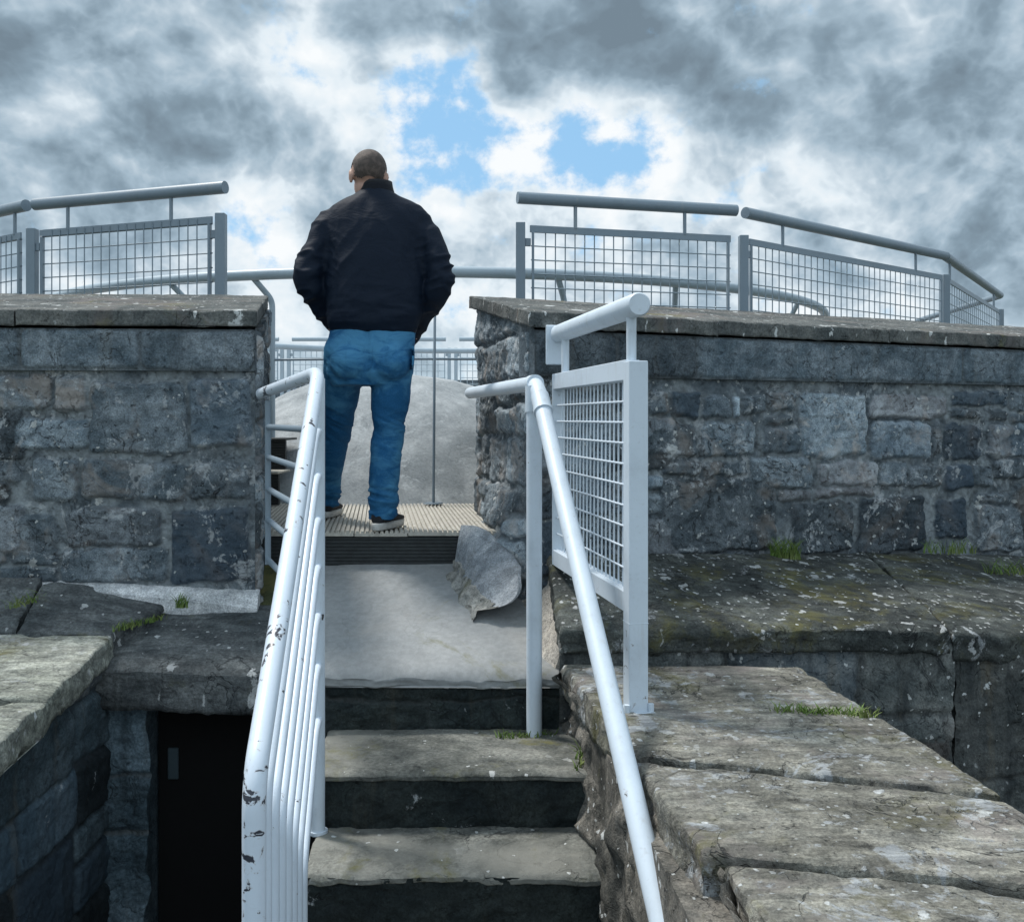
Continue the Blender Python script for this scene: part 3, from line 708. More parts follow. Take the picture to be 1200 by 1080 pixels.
cR = curve([(612, 668, 4.28), (612, 690, 4.21), (597, 708, 4.18), (566, 716, 4.21)], n2_)
a = np.linspace(0, 1, n1_)[:, None, None]; b_ = np.linspace(0, 1, n2_)[None, :, None]
Q = (1-b_)*cT[:, None]+b_*cB[:, None]+(1-a)*cL[None]+a*cR[None]-((1-a)*(1-b_)*cT[0]+a*(1-b_)*cT[-1]+(1-a)*b_*cB[0]+a*b_*cB[-1])
a = a[..., 0]; b_ = b_[..., 0]; aa = a*np.ones_like(b_); bb = b_*np.ones_like(a)
env = np.sin(bb*math.pi)*np.sin(np.clip(aa, 0, 1)*math.pi*.8+.3)
crum = ridge(aa*2.2, bb*.6, 2, 77)*.006+fbm(aa*9, bb*1.2, 2, 78)*.004+.006*np.sin(aa*13+bb*2)*bb
curl = np.exp(-(1-aa)/.07)*.022*(.5+.5*np.sin(bb*7+1))
Q[..., 0] -= .020*env+crum+curl*.6; Q[..., 1] -= .03*env+crum*1.6+curl*.5; Q[..., 2] += .008*np.sin(aa*14)*bb*bb
mb = MB(); mb.add(Q.reshape(-1, 3), grid_faces(n1_, n2_))
Q2 = Q.copy(); Q2[..., 0] += .012; Q2[..., 1] += .008
mb.add(Q2.reshape(-1, 3), grid_faces(n1_, n2_, True))
edge_i = [(i, 0) for i in range(n1_)]+[(n1_-1, j) for j in range(1, n2_)]+[(i, n2_-1) for i in range(n1_-2, -1, -1)]+[(0, j) for j in range(n2_-2, 0, -1)]
E1 = np.array([Q[i] for i in edge_i]); E2 = np.array([Q2[i] for i in edge_i]); ne = len(E1)
mb.add(np.concatenate([E1, E2]), [(i, (i+1) % ne, ne+(i+1) % ne, ne+i) for i in range(ne)])
fl = mb.build('flashing', MAT['lead'], label='crumpled grey lead flashing flap at the foot of the right parapet corner', cat='flashing')
nc = 26
cc = np.linspace(0, 1, nc)[None, :]; a1 = np.linspace(0, 1, n1_)[:, None]
edge0 = .80-.13*np.abs(fbm(a1*7, a1*0+2, 4, 91))-.06*(1-a1)
bi = np.clip((edge0+(1-edge0)*np.clip(cc/.55, 0, 1))*(n2_-1), 0, n2_-1)
j0 = np.minimum(bi.astype(int), n2_-2); fr_ = (bi-j0)[..., None]; ii = np.arange(n1_)[:, None]*np.ones((1, nc), int)
K = Q[ii, j0]*(1-fr_)+Q[ii, j0+1]*fr_
tt = np.clip((cc-.55)/.45, 0, 1)*np.ones((n1_, 1)); sp_ = (.055+.03*fbm(a1*9, a1*0+5, 3, 93))*(1-.6*a1)
K[..., 0] -= .004+tt*sp_*.9; K[..., 1] -= .006+tt*sp_*.55
flat = zl(K[..., 1])+.014*(1-tt)-.006*tt
K[..., 2] = K[..., 2]*(1-np.minimum(tt*1.6, 1))+flat*np.minimum(tt*1.6, 1)
lump = .010*fbm(K[..., 0]*40, K[..., 1]*40+K[..., 2]*30, 4, 95)+.010*ridge(K[..., 0]*16, K[..., 2]*18, 3, 96)
K[..., 1] -= lump*(1-tt); K[..., 2] += np.abs(lump)*tt*(1-tt)*2; K[..., 0] -= lump*.5
K[:, 0, 1] += .02; K[:, 0, 0] += .012
MB().add(K.reshape(-1, 3), grid_faces(n1_, nc)).build('mortar_crust', MAT['crust'], fl)
n = 60
ga = np.linspace(0, 1, n)[:, None]*np.ones((1, n)); gb = np.linspace(0, 1, n)[None, :]*np.ones((n, 1))
xL = .02+(.06)*np.ones_like(ga); dN = 3.84; dF = 4.45
D = dF+(dN-dF)*gb; XL = -.015+.10*gb; XR = .20+.0*gb
X_ = XL+(XR-XL)*ga
zbase = -.985+.300*(D-3.8)
lift = (.19*ga**1.8)*(1-.25*gb)
Z_ = zbase-.012+lift+.012*fbm(X_*12, D*12, 4, 15)+.02*ridge(X_*5, D*5, 3, 16)*ga
Z_ -= .10*np.exp(-(1-gb)/.05)*(.4+.6*vnoise(X_*14, D*2, 4))
mb = MB(); mb.add(np.stack([X_, D+.02*fbm(X_*9, gb*2, 3, 18), Z_], -1).reshape(-1, 3), grid_faces(n, n, True))
base = np.stack([X_, D, np.full_like(X_, -1.2)], -1)
Ea = np.array([np.stack([X_, D+.02*fbm(X_*9, gb*2, 3, 18), Z_], -1)[i, j] for (i, j) in [(i, n-1) for i in range(n)]]); Eb = Ea.copy(); Eb[:, 2] = -1.215; Eb[:, 1] += .01
mb.add(np.concatenate([Ea, Eb]), [(i, i+1, n+i+1, n+i) for i in range(n-1)])
mb.build('mortar_patch', MAT['mortar'], label='beige mortar patch sloping between the concrete ramp and the lichen ledge', cat='mortar patch')

# ================================================================== RAILINGS
def mesh_section(name, a, b, ztop, label, group, post_a=True, post_b=False, stems=(.22, .75), z_post=.40, ph=.80, rail_gap=.17, pitch=(.066, .088), rr=.0385, over=.05, mats=('grey', 'wire'), rail_ext=(0, 0), wr=.004):
    """flat framed wire-mesh panel with a tube handrail on stems, from a to b (x, y)"""
    a = Vector((a[0], a[1], 0)); b = Vector((b[0], b[1], 0)); L = (b-a).length; u = (b-a).normalized()
    root = empty(name, (a.x, a.y, z_post), label, 'railing', group)
    off = Vector((a.x, a.y, z_post)); root['loc'] = 1
    def W(s, z): q = a+u*s; return Vector((q.x, q.y, z))-off
    pt = ztop-rail_gap; pb = pt-ph
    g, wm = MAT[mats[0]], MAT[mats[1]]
    MB().tube([W(-rail_ext[0], ztop), W(L+rail_ext[1], ztop)], rr, 18).build('handrail', g, root)
    for s in stems: MB().tube([W(L*s, pt-.01), W(L*s, ztop-.01)], .012, 8).build('stem', g, root)
    p0, p1 = .062, L-.062
    fr = MB(); fb = .045
    fr.bar(W(p0, pt-fb/2), W(p1, pt-fb/2), .012, fb); fr.bar(W(p0, pb+fb/2), W(p1, pb+fb/2), .012, fb)
    fr.bar(W(p0+.02, pb+fb), W(p0+.02, pt-fb), .016, .04); fr.bar(W(p1-.02, pb+fb), W(p1-.02, pt-fb), .016, .04)
    fr.build('frame', g, root)
    ms = MB(); nx = max(2, round((p1-p0-.08)/pitch[0])); nz = round((ph-2*fb)/pitch[1])
    perp = Vector((-u.y, u.x, 0))*.008
    for i in range(1, nx): s = p0+.04+(p1-p0-.08)*i/nx; ms.tube([W(s, pb+.01)+perp, W(s, pt-.01)+perp], wr, 4, False)
    for i in range(0, nz+1): zz_ = pb+fb+(ph-2*fb)*i/nz; ms.tube([W(p0+.005, zz_)-perp, W(p1-.005, zz_)-perp], wr, 4, False)
    ms.build('mesh_infill', wm, root)
    for k, s in ((post_a, 0.), (post_b, L)):
        if not k: continue
        pm = MB(); pm.bar(W(s, z_post-.0), W(s, pt+.012), .06, .06, .003)
        po = pm.build('post', g, root)
        sg = 1 if s == 0 else -1
        for zz_ in (pt-.11, pb+.12): MB().bar(W(s+sg*.03, zz_), W(s+sg*.066, zz_), .02, .05).build('bracket', g, po)
    return root
RG = 'mesh railing panels round the rampart'
def XY(px, py, z=1.4): d = z*F/(HY-py); return ((px-CX)*d/F, d)
A0, A1 = XY(610, 232), XY(866, 247); B0, B1 = XY(866, 248), XY(1108, 299); C1 = XY(1172, 345)
D0, D1 = XY(259, 220), XY(38, 240)
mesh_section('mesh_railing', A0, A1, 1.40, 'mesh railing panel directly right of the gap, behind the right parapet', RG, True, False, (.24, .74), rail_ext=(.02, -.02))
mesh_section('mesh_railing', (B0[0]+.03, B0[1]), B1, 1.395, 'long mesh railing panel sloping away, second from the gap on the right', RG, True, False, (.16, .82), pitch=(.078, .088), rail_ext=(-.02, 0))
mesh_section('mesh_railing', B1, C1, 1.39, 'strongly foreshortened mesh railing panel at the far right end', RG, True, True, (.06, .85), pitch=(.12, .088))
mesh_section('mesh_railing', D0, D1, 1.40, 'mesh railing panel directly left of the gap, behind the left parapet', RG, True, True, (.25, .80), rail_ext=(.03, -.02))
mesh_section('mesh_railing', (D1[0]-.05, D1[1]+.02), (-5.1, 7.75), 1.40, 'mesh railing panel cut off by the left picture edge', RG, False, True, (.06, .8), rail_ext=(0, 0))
# bare tube turning back at the far right
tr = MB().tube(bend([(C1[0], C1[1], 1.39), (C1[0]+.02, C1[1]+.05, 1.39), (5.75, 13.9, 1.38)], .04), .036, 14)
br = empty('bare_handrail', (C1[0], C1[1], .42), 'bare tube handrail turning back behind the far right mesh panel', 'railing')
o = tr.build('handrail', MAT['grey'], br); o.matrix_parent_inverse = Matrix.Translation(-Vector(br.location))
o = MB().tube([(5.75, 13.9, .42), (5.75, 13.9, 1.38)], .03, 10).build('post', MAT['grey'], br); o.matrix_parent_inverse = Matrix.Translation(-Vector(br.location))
# far side of the ring
fs = mesh_section('mesh_railing', (-3.98, 17.5), (-1.12, 17.5), 1.41, 'distant mesh railing panel seen behind the man in the gap', RG, True, True, (.3, .7), z_post=-.57, mats=('galv', 'galv'), rail_ext=(-.06, -.06), wr=.006, pitch=(.1, .11))
f2 = copy_tree(fs); f2.location.x += 2.98; f2['label'] = 'distant mesh railing panel beside the right parapet, seen through the gap'
f3 = copy_tree(fs); f3.location.x -= 2.98; f3['label'] = 'distant mesh railing panel beside the left parapet, seen through the gap'

# ring rail round the mound
cx, cy, RR, zr = -.72, 10.32, 3.82, .97
ring = empty('ring_rail', (cx, cy, -.57), 'curved pale tube rail ringing the grey mound behind the man', 'railing')
inv = Matrix.Translation(-Vector(ring.location))
def rp(ang, r, z): return Vector((cx+r*math.sin(ang), cy-r*math.cos(ang), z))
o = MB().tube([rp(2*math.pi*i/120, RR, zr) for i in range(121)], .038, 16, False).build('handrail', MAT['galv'], ring); o.matrix_parent_inverse = inv
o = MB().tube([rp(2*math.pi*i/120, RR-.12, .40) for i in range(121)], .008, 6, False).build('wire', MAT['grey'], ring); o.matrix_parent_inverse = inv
def mound_z(x, y):
    return max(-.575, .37-.30*((x+.93)**2*.92+(y-7.95)**2)-.02)
for i, deg in enumerate((-14.5, 17, 31, 55, 85, 120, 160, 200, 240, 285, 315, 335)):
    an = R(deg); p_ = rp(an, RR-.12, 0)
    pts = bend([rp(an, RR-.12, mound_z(p_.x, p_.y)), rp(an, RR-.12, zr-.16), rp(an-.022, RR-.012, zr-.02)], .05)
    o = MB().tube(pts, .021, 10).build('stanchion', MAT['galv'], ring); o.matrix_parent_inverse = inv
rod = MB().tube([P(508, 589, 6.1), P(509.5, 378, 6.28), P(511, 326, 6.47)], .0085, 8)
rod.tube([P(508, 590, 6.1), P(508, 588.6, 6.1)], [.06, .055], 14)
rod.build('thin_rod', MAT['grey'], label='thin vertical metal rod on a small foot plate at the back of the deck', cat='rod')

# white mesh barrier beside the right handrail
PN, PF = Vector((.398, 3.16, 0)), Vector((.192, 4.27, 0))
wb = empty('mesh_barrier', (PN.x, PN.y, -.948), 'white framed mesh barrier with a square post standing on the lichen slab', 'barrier')
inv = Matrix.Translation(-Vector(wb.location))
def wput(mb, name, mat=MAT['white'], par=wb):
    o = mb.build(name, mat, par); o.matrix_parent_inverse = inv if par is wb else Matrix.Identity(4); return o
u = (PF-PN).normalized(); side = Vector((-u.y, u.x, 0)); L = (PF-PN).length
def W(s, z, o=0): q = PN+u*s+side*o; return Vector((q.x, q.y, z))
rotm = Matrix((u, side, Vector((0, 0, 1)))).transposed()
pm = MB(); pm.box(W(0, -.38), (.066, .064, 1.128), rotm, .004, 2); pm.box(W(0, -.655), (.0675, .0655, .006), rotm, .002)
post = wput(pm, 'post')
fb = MB(); fb.box(W(0, -.941), (.105, .105, .012), rotm, .003); fb.tube([W(-.035, -.935, -.04), W(-.035, -.91, -.04)], .01, 6); fb.tube([W(-.035, -.935, .04), W(-.035, -.91, .04)], .01, 6)
o = fb.build('base_plate', MAT['white'], post)
pt, pb = .19, -.63
fr = MB(); fr.bar(W(.034, pt-.033), W(L-.05, pt-.033), .05, .066); fr.bar(W(.034, pb+.033), W(L-.05, pb+.033), .05, .066); fr.bar(W(L-.035, pb), W(L-.035, pt), .05, .03)
wput(fr, 'frame')
ms = MB()
nx = round((L-.08)/.052)
for i in range(1, nx): s = .034+(L-.084)*i/nx; ms.tube([W(s, pb+.05, .0), W(s, pt-.05, .0)], .0032, 6, False)
nz = round((pt-pb-.132)/.068)
for i in range(0, nz+1): z = pb+.066+(pt-pb-.132)*i/nz; ms.tube([W(.03, z, .007), W(L-.045, z, .007)], .0040, 6, False)
wput(ms, 'mesh_infill')
hr = MB(); hr.tube([W(-.04, .363), W(-.034, .363), W(L-.05, .363)], [.034, .0385, .0385], 24); hz = wput(hr, 'handrail')
for s in (.045, L-.17): wput(MB().tube([W(s, pt-.01), W(s, .34)], .0165, 12), 'stem')
wp_ = MB(); q = W(L-.05, .315, .012); wp_.box(q, (.012, .09, .17), rotm, .004); wp_.box(q+u*.035, (.07, .05, .06), rotm, .004); wput(wp_, 'wall_plate')

# right stair handrail
rh = empty('stair_handrail', P(626, 858, 3.76), 'white tube handrail with elbow fittings right of the steps, one post', 'handrail')
inv = Matrix.Translation(-Vector(rh.location))
el = P(629, 449, 3.76); lo = P(777, 1085, 2.30); lo2 = lo+(lo-el)*.55
bk = P(551, 460.5, 5.32)
pts = bend([bk, el, lo2], .085, 8)
o = MB().tube(pts, .0305, 20).build('rail', MAT['white'], rh); o.matrix_parent_inverse = inv
po = P(626, 858, 3.76)
o = MB().tube([(po.x, po.y, po.z-.01), (po.x, po.y, el.z-.015)], .0300, 20).build('post', MAT['white'], rh); o.matrix_parent_inverse = inv
ft = MB(); dirn = (lo-el).normalized(); bd = (bk-el).normalized()
ft.tube([el+dirn*.075, el+dirn*.16], .0345, 20); ft.tube([el+bd*.02, el+bd*.085], .0345, 20); ft.tube([(po.x, po.y, el.z-.11), (po.x, po.y, el.z-.01)], .0345, 20)
ft.tube([el+dirn*.150, el+dirn*.166], .037, 20)
o = ft.build('fitting', MAT['white'], rh); o.matrix_parent_inverse = inv
o = MB().tube([(lo2.x, lo2.y, -2.9), (lo2.x, lo2.y, lo2.z)], .03, 14).build('post', MAT['white'], rh); o.matrix_parent_inverse = inv

# left stair railing
lr = empty('stair_railing', (-.67, 3.33, -1.41), 'chipped white stair railing with nested sloping bars left of the steps', 'railing')
inv = Matrix.Translation(-Vector(lr.location))
def lput(mb, name, mat='chipped'):
    o = mb.build(name, MAT[mat], lr); o.matrix_parent_inverse = inv; return o
def LX(d): return -.504-.107*(d-1.9)
top = Vector((LX(3.33), 3.33, .155)); low = Vector((LX(1.93), 1.93, -.71))
wallp = P(306, 461, 4.26)
lput(MB().tube(bend([(low.x, low.y, -2.2), low, top+Vector((0, 0, .0)), wallp], .075, 8), .0235, 20), 'top_rail')
lput(MB().tube([(top.x-.003, top.y, -1.41), (top.x-.003, top.y, top.z-.02)], .0255, 16), 'post', 'white')
bs = MB(); bs.tube([(top.x, top.y, -1.405), (top.x, top.y, -1.395)], .032, 14); lput(bs, 'base_plate', 'white')
post2 = P(314, 464, 4.17)
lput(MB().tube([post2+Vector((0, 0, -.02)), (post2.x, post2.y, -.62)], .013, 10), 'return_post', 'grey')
slope = (top.z-low.z)/(top.y-low.y)
for i, py in enumerate((504, 556, 607, 662, 718, 777, 840)):
    zs = (HY-py)*3.33/F
    dn = 1.93+.165+.125*i
    zn = zs-slope*(3.33-.05-dn)-.02
    a_ = Vector((LX(3.33)+.004, 3.335, zs)); b_2 = Vector((LX(3.24), 3.24, zs-.012)); c_ = Vector((LX(dn), dn, zn))
    pts = [a_, b_2, c_, Vector((c_.x, c_.y, -2.3+.02*i))]
    lput(MB().tube(bend(pts, .06, 6), .0125, 12), 'bar', 'bars')
for zz_, z2 in ((-.037, -.04), (-.165, -.19), (-.30, -.34), (-.43, -.49), (-.60, -.66)):
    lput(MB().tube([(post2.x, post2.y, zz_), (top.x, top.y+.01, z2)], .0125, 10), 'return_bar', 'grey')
# near anchor below the frame
lput(MB().bar((low.x, low.y-.03, -2.3), (LX(2.95), 2.95, -2.3), .05, .02), 'foot_bar', 'white')

# ================================================================== GRASS
def tuft(loc, n, h, spread, label, seed, lean=.4, wd=.0035, along=None):
    rg = random.Random(seed); mb = MB()
    for i in range(n):
        a = rg.uniform(0, 2*math.pi); r = spread*math.sqrt(rg.random()); b = Vector((r*math.cos(a), r*.5*math.sin(a), 0))
        if along: b = Vector(along)*rg.uniform(-1, 1)+Vector((rg.gauss(0, .012), rg.gauss(0, .012), 0))
        hh = h*rg.uniform(.45, 1.05); le = rg.uniform(.1, lean)*hh*2; la = rg.uniform(0, 2*math.pi)
        d = Vector((math.cos(la), math.sin(la), 0)); s = Vector((-d.y, d.x, 0))
        sd = Vector((math.cos(la*3), math.sin(la*3), 0))*wd*rg.uniform(.6, 1.3)
        V = []
        for k in range(4):
            t = k/4; c = b+d*le*t*t+Vector((0, 0, hh*(t-.15*t*t))); w = (1-t*.8)
            V += [c-sd*w, c+sd*w]
        V.append(b+d*le+Vector((0, 0, hh*.85)))
        mb.add(V, [(0, 1, 3, 2), (2, 3, 5, 4), (4, 5, 7, 6), (6, 7, 8)])
    o = mb.build('grass_tuft', MAT['grass'], label=label, cat='grass', group='grass tufts in the stone joints'); o.location = loc; return o
tuft(P(921, 655, 4.78), 190, .13, .075, 'bright green grass tuft at the foot of the right parapet wall', 1)
tuft(P(1112, 648, 5.2), 70, .10, .14, 'weedy straggling tuft at the foot of the right parapet near the picture edge', 2)
tuft(P(1182, 672, 5.0), 60, .10, .13, 'thin dry grass on the dark ledge at the right picture edge', 3, .9)
tuft(P(968, 840, 3.12)+Vector((0, 0, .0)), 320, .05, .12, 'grass growing in the joint between the lichen slabs', 4, .5, along=(.15, -.02, 0))
tuft((-2.0, 4.07, -.765), 60, .06, .05, 'grass in the joint between the two dark flagstones at the left', 5, .7, along=(.01, .13, 0))
tuft(P(213, 712, 4.17), 40, .08, .03, 'small grass sprig against the white mortar strip', 6)
tuft((-1.55, 4.08, -.86), 110, .04, .05, 'low grass along the edge of the left flagstone', 7, .5, along=(.05, .12, 0))
tuft((.05, 3.74, -1.215), 110, .035, .07, 'short grass round the foot of the white handrail post', 8, .6, along=(.10, .01, 0))
tuft((.245, 3.5, -1.215), 50, .05, .05, 'grass in the corner between the upper step and the cheek wall', 9, .6, along=(.01, .12, 0))

# ================================================================== PERSON
def loft(mb, rings, n=22, p=2.0):
    """rings: (centre, a-vector, b-vector); closed with rounded caps"""
    V = []
    for c, a, b in rings:
        c, a, b = Vector(c), Vector(a), Vector(b)
        for j in range(n):
            w = 2*math.pi*j/n; cw, sw = math.cos(w), math.sin(w)
            cw = math.copysign(abs(cw)**(2/p), cw); sw = math.copysign(abs(sw)**(2/p), sw)
            V.append(c+a*cw+b*sw)
    k = len(rings)
    fc = [(i*n+j, i*n+(j+1) % n, (i+1)*n+(j+1) % n, (i+1)*n+j) for i in range(k-1) for j in range(n)]
    fc += [tuple(reversed(range(n))), tuple(range((k-1)*n, k*n))]
    mb.add(V, fc)
def limb(mb, pts, rad, n=18, flat=1.0):
    pts = [Vector(p) for p in pts]
    # dense spline
    dense = []; rs = []
    m = len(pts)
    for i in range(m-1):
        p0, p1, p2, p3 = pts[max(i-1, 0)], pts[i], pts[i+1], pts[min(i+2, m-1)]
        for k in range(8):
            t = k/8
            dense.append(.5*((2*p1)+(p2-p0)*t+(2*p0-5*p1+4*p2-p3)*t*t+(3*p1-p0-3*p2+p3)*t**3))
            tt = t*t*(3-2*t); rs.append(rad[i]*(1-tt)+rad[i+1]*tt)
    dense.append(pts[-1]); rs.append(rad[-1])
    # rounded ends
    t0 = (dense[0]-dense[1]).normalized(); t1 = (dense[-1]-dense[-2]).normalized()
    D = [dense[0]+t0*rs[0]*q for q in (.85, .6, .3)]+dense+[dense[-1]+t1*rs[-1]*q for q in (.3, .6, .85)]
    r_ = [rs[0]*q for q in (.45, .78, .95)]+rs+[rs[-1]*q for q in (.95, .78, .45)]
    mb.tube(D, r_, n, True)
def ball(mb, c, r, rot=None, n=18):
    bm = bmesh.new(); bmesh.ops.create_uvsphere(bm, u_segments=n, v_segments=n//2+3, radius=1)
    M = Matrix.Translation(c) @ (rot.to_4x4() if rot else Matrix.Identity(4)) @ Matrix.Diagonal((*r, 1)); bm.verts.index_update()
    mb.add([M @ v.co for v in bm.verts], [[v.index for v in f.verts] for f in bm.faces]); bm.free()
def voxel(mb, name, mat, vox, smooth=4, parent=None, disp=None, floor=None, **kw):
    o = mb.build(name, mat, None)
    md = o.modifiers.new('r', 'REMESH'); md.mode = 'VOXEL'; md.voxel_size = vox; md.use_smooth_shade = True
    sm = o.modifiers.new('s', 'SMOOTH'); sm.iterations = smooth; sm.factor = .5
    dg = bpy.context.evaluated_depsgraph_get(); dg.update()
    me = bpy.data.meshes.new_from_object(o.evaluated_get(dg)); old = o.data
    o.modifiers.clear(); o.data = me; bpy.data.meshes.remove(old)
    if not me.materials: me.materials.append(mat)
    me.polygons.foreach_set('use_smooth', [True]*len(me.polygons))
    if disp:
        nv = len(me.vertices); c = np.zeros(nv*3); me.vertices.foreach_get('co', c); c = c.reshape(-1, 3)
        nn = np.zeros(nv*3); me.vertices.foreach_get('normal', nn); nn = nn.reshape(-1, 3)
        c = c+nn*disp(c, nn)[:, None]; me.vertices.foreach_set('co', c.ravel()); me.update()
    if floor is not None:
        c[:, 2] = np.maximum(c[:, 2], floor(c)); me.vertices.foreach_set('co', c.ravel()); me.update()
    if parent: o.parent = parent
    return tag(o, **kw)

ML = Vector(((438-CX)*4.75/F, 4.75, -.538))
S_ = 4.75/F
def L(px, py, y=0.):   # local point of the man seen at a pixel, y forward of his base
    d = 4.75+y; return Vector(((px-CX)*d/F-ML.x, y, (HY-py)*d/F-ML.z))
# joints
hipL, kneeL, ankL = L(405, 412, .02), L(395, 503, .34), L(385, 579, .62)
hipR, kneeR, ankR = L(461, 412, .02), L(455, 507, .06), L(448, 598, .03)
shL, elL, wrL = L(390, 262, .06), L(358, 325, -.02), L(390, 383, .17)
shR, elR, wrR = L(490, 266, .06), L(518, 328, -.02), L(487, 387, .17)
head = L(432, 207, .10)
Xa, Ya = Vector((1, 0, 0)), Vector((0, 1, 0))
torso_rows = [  # py, px centre, half width px, half depth m, y
    (446, 433, 50, .115, .04), (420, 434, 53, .125, .03), (395, 436, 50, .12, .03), (365, 438, 52, .12, .03), (330, 440, 56, .13, .03), (295, 441, 60, .14, .04), (265, 441, 58, .13, .05), (245, 441, 42, .10, .06), (230, 441, 24, .075, .07)]
def torso(mb, rows, grow, p=2.3):
    loft(mb, [(L(c, py, y), Xa*(hw*S_+grow), Ya*(hd+grow)) for (py, c, hw, hd, y) in rows], 28, p)
# body: one continuous figure
mb = MB()
torso(mb, torso_rows, -.022)
limb(mb, [hipL, (hipL+kneeL)/2+Vector((-.005, -.01, 0)), kneeL, (kneeL*.65+ankL*.35)+Vector((0, -.02, 0)), ankL], [.078, .066, .05, .05, .034])
limb(mb, [hipR, (hipR+kneeR)/2, kneeR, (kneeR*.65+ankR*.35)+Vector((0, -.02, 0)), ankR], [.078, .066, .05, .05, .034])
for an, yaw in ((ankL, .05), (ankR, .28)):
    fwd = Vector((math.sin(yaw), math.cos(yaw), 0))
    limb(mb, [an+Vector((0, 0, -.02)), an+fwd*.06+Vector((0, 0, -.045)), Vector((an.x, an.y, .035))+fwd*.15], [.034, .034, .026])
for a_, b2, c2, sg in ((shL, elL, wrL, 1), (shR, elR, wrR, -1)):
    limb(mb, [a_, (a_+b2)/2, b2, (b2*.6+c2*.4), c2], [.058, .05, .042, .04, .028])
    # hand going into the jacket pocket
    fd = (Vector((sg*.06, .16, -.10))).normalized(); across = Vector((0, -.5, -.86)); across = (across-fd*across.dot(fd)).normalized()
    pal = c2+fd*.055
    limb(mb, [c2+fd*.01, c2+fd*.04, c2+fd*.085], [.026, .03, .03]); limb(mb, [c2+fd*.03-across*.018, c2+fd*.09-across*.02], [.02, .02]); limb(mb, [c2+fd*.03+across*.018, c2+fd*.09+across*.02], [.02, .02])
    inw = fd.cross(across)
    for q, (o_, ln) in enumerate(((-.033, .062), (-.011, .072), (.011, .068), (.032, .052))):
        s0 = c2+fd*.095+across*o_; limb(mb, [s0, s0+fd*ln*.5+inw*.006*sg, s0+fd*ln*.85+inw*.024*sg], [.0085, .008, .007], 10)
    t0 = c2+fd*.035-across*.035; limb(mb, [t0, t0+fd*.03-across*.022, t0+fd*.062-across*.02], [.011, .010, .008], 10)
limb(mb, [L(441, 240, .07), L(438, 222, .085), head+Vector((.004, 0, -.03))], [.066, .06, .062])
tilt = Matrix.Rotation(R(-30), 3, 'X') @ Matrix.Rotation(R(4), 3, 'Y'); yawm = Matrix.Rotation(R(14), 3, 'Z') @ tilt
def Hd(x, y, z): return head+yawm @ Vector((x, y, z))
ball(mb, Hd(0, -.012, .030), (.086, .102, .097), yawm, 24); ball(mb, Hd(0, .035, -.035), (.068, .068, .088), yawm, 22)
ball(mb, Hd(0, .06, -.085), (.038, .035, .028), yawm); limb(mb, [Hd(0, .088, .012), Hd(0, .104, -.016), Hd(0, .112, -.03)], [.009, .012, .014], 10)
for sg in (-1, 1):
    ball(mb, Hd(sg*.03, .082, .028), (.026, .012, .009), yawm); ball(mb, Hd(sg*.013, .1, -.034), (.009, .010, .007), yawm)
    ball(mb, Hd(sg*.045, .06, -.03), (.02, .024, .02), yawm)
    er = yawm @ Matrix.Rotation(R(-22*sg), 3, 'Z')
    ball(mb, Hd(sg*.086, -.004, -.012), (.010, .020, .032), er); ball(mb, Hd(sg*.091, -.014, -.004), (.008, .009, .026), er); ball(mb, Hd(sg*.084, .002, -.04), (.009, .011, .010), er)
ball(mb, Hd(0, .092, -.062), (.024, .012, .006), yawm); ball(mb, Hd(0, .090, -.073), (.021, .012, .007), yawm)
man = voxel(mb, 'person', MAT['skin'], .0055, 3, label='man in a navy bomber jacket and blue jeans walking away, hands in pockets', cat='person')
man.location = ML
for sg in (-1, 1):
    e = MB(); ball(e, Hd(sg*.03, .0835, .012), (.0115, .0115, .0115), yawm, 12); e.build('eye', MAT['sole'], man)
# hair: cropped cap
bm = bmesh.new(); bmesh.ops.create_uvsphere(bm, u_segments=48, v_segments=36, radius=1)
M4 = Matrix.Translation(Hd(0, -.012, .030)) @ yawm.to_4x4() @ Matrix.Diagonal((.0883, .1045, .0995, 1))
bmesh.ops.delete(bm, geom=[v for v in bm.verts if v.co.z < (-.88 if v.co.y < -.25 else (-.88+(v.co.y+.25)*1.1)) or (abs(v.co.x) > .84 and v.co.z < -.08 and v.co.y > -.3)], context='VERTS')
bm.verts.index_update(); hb = MB(); hb.add([M4 @ v.co for v in bm.verts], [[v.index for v in f.verts] for f in bm.faces]); bm.free()
hb.build('hair', MAT['hair'], man)

# jacket
mb = MB()
jr = [(391, 437, 50, .130, .035), (386, 437, 52, .136, .035), (380, 437, 54, .148, .03), (368, 438, 57, .155, .03), (340, 440, 59, .155, .03), (305, 441, 62, .155, .04), (278, 441, 63, .148, .05), (262, 441, 62, .135, .055), (250, 441, 59, .12, .06), (242, 441, 53, .105, .06), (236, 441, 43, .095, .065), (230, 441, 29, .082, .07), (224, 441, 20, .07, .078)]
torso(mb, jr, 0, 2.35)
for a_, b2, c2, sg in ((shL, elL, wrL, -1), (shR, elR, wrR, 1)):
    top_ = a_+Vector((-sg*.05, 0, .018))
    limb(mb, [top_, a_+Vector((sg*.008, 0, -.02)), (a_*.5+b2*.5)+Vector((sg*.006, 0, 0)), b2+Vector((-sg*.008, 0, 0)), (b2*.55+c2*.45), c2+Vector((0, .01, .01))], [.080, .081, .074, .068, .061, .048], 22)
    ball(mb, c2+Vector((-sg*.03, .05, .01)), (.062, .085, .085))
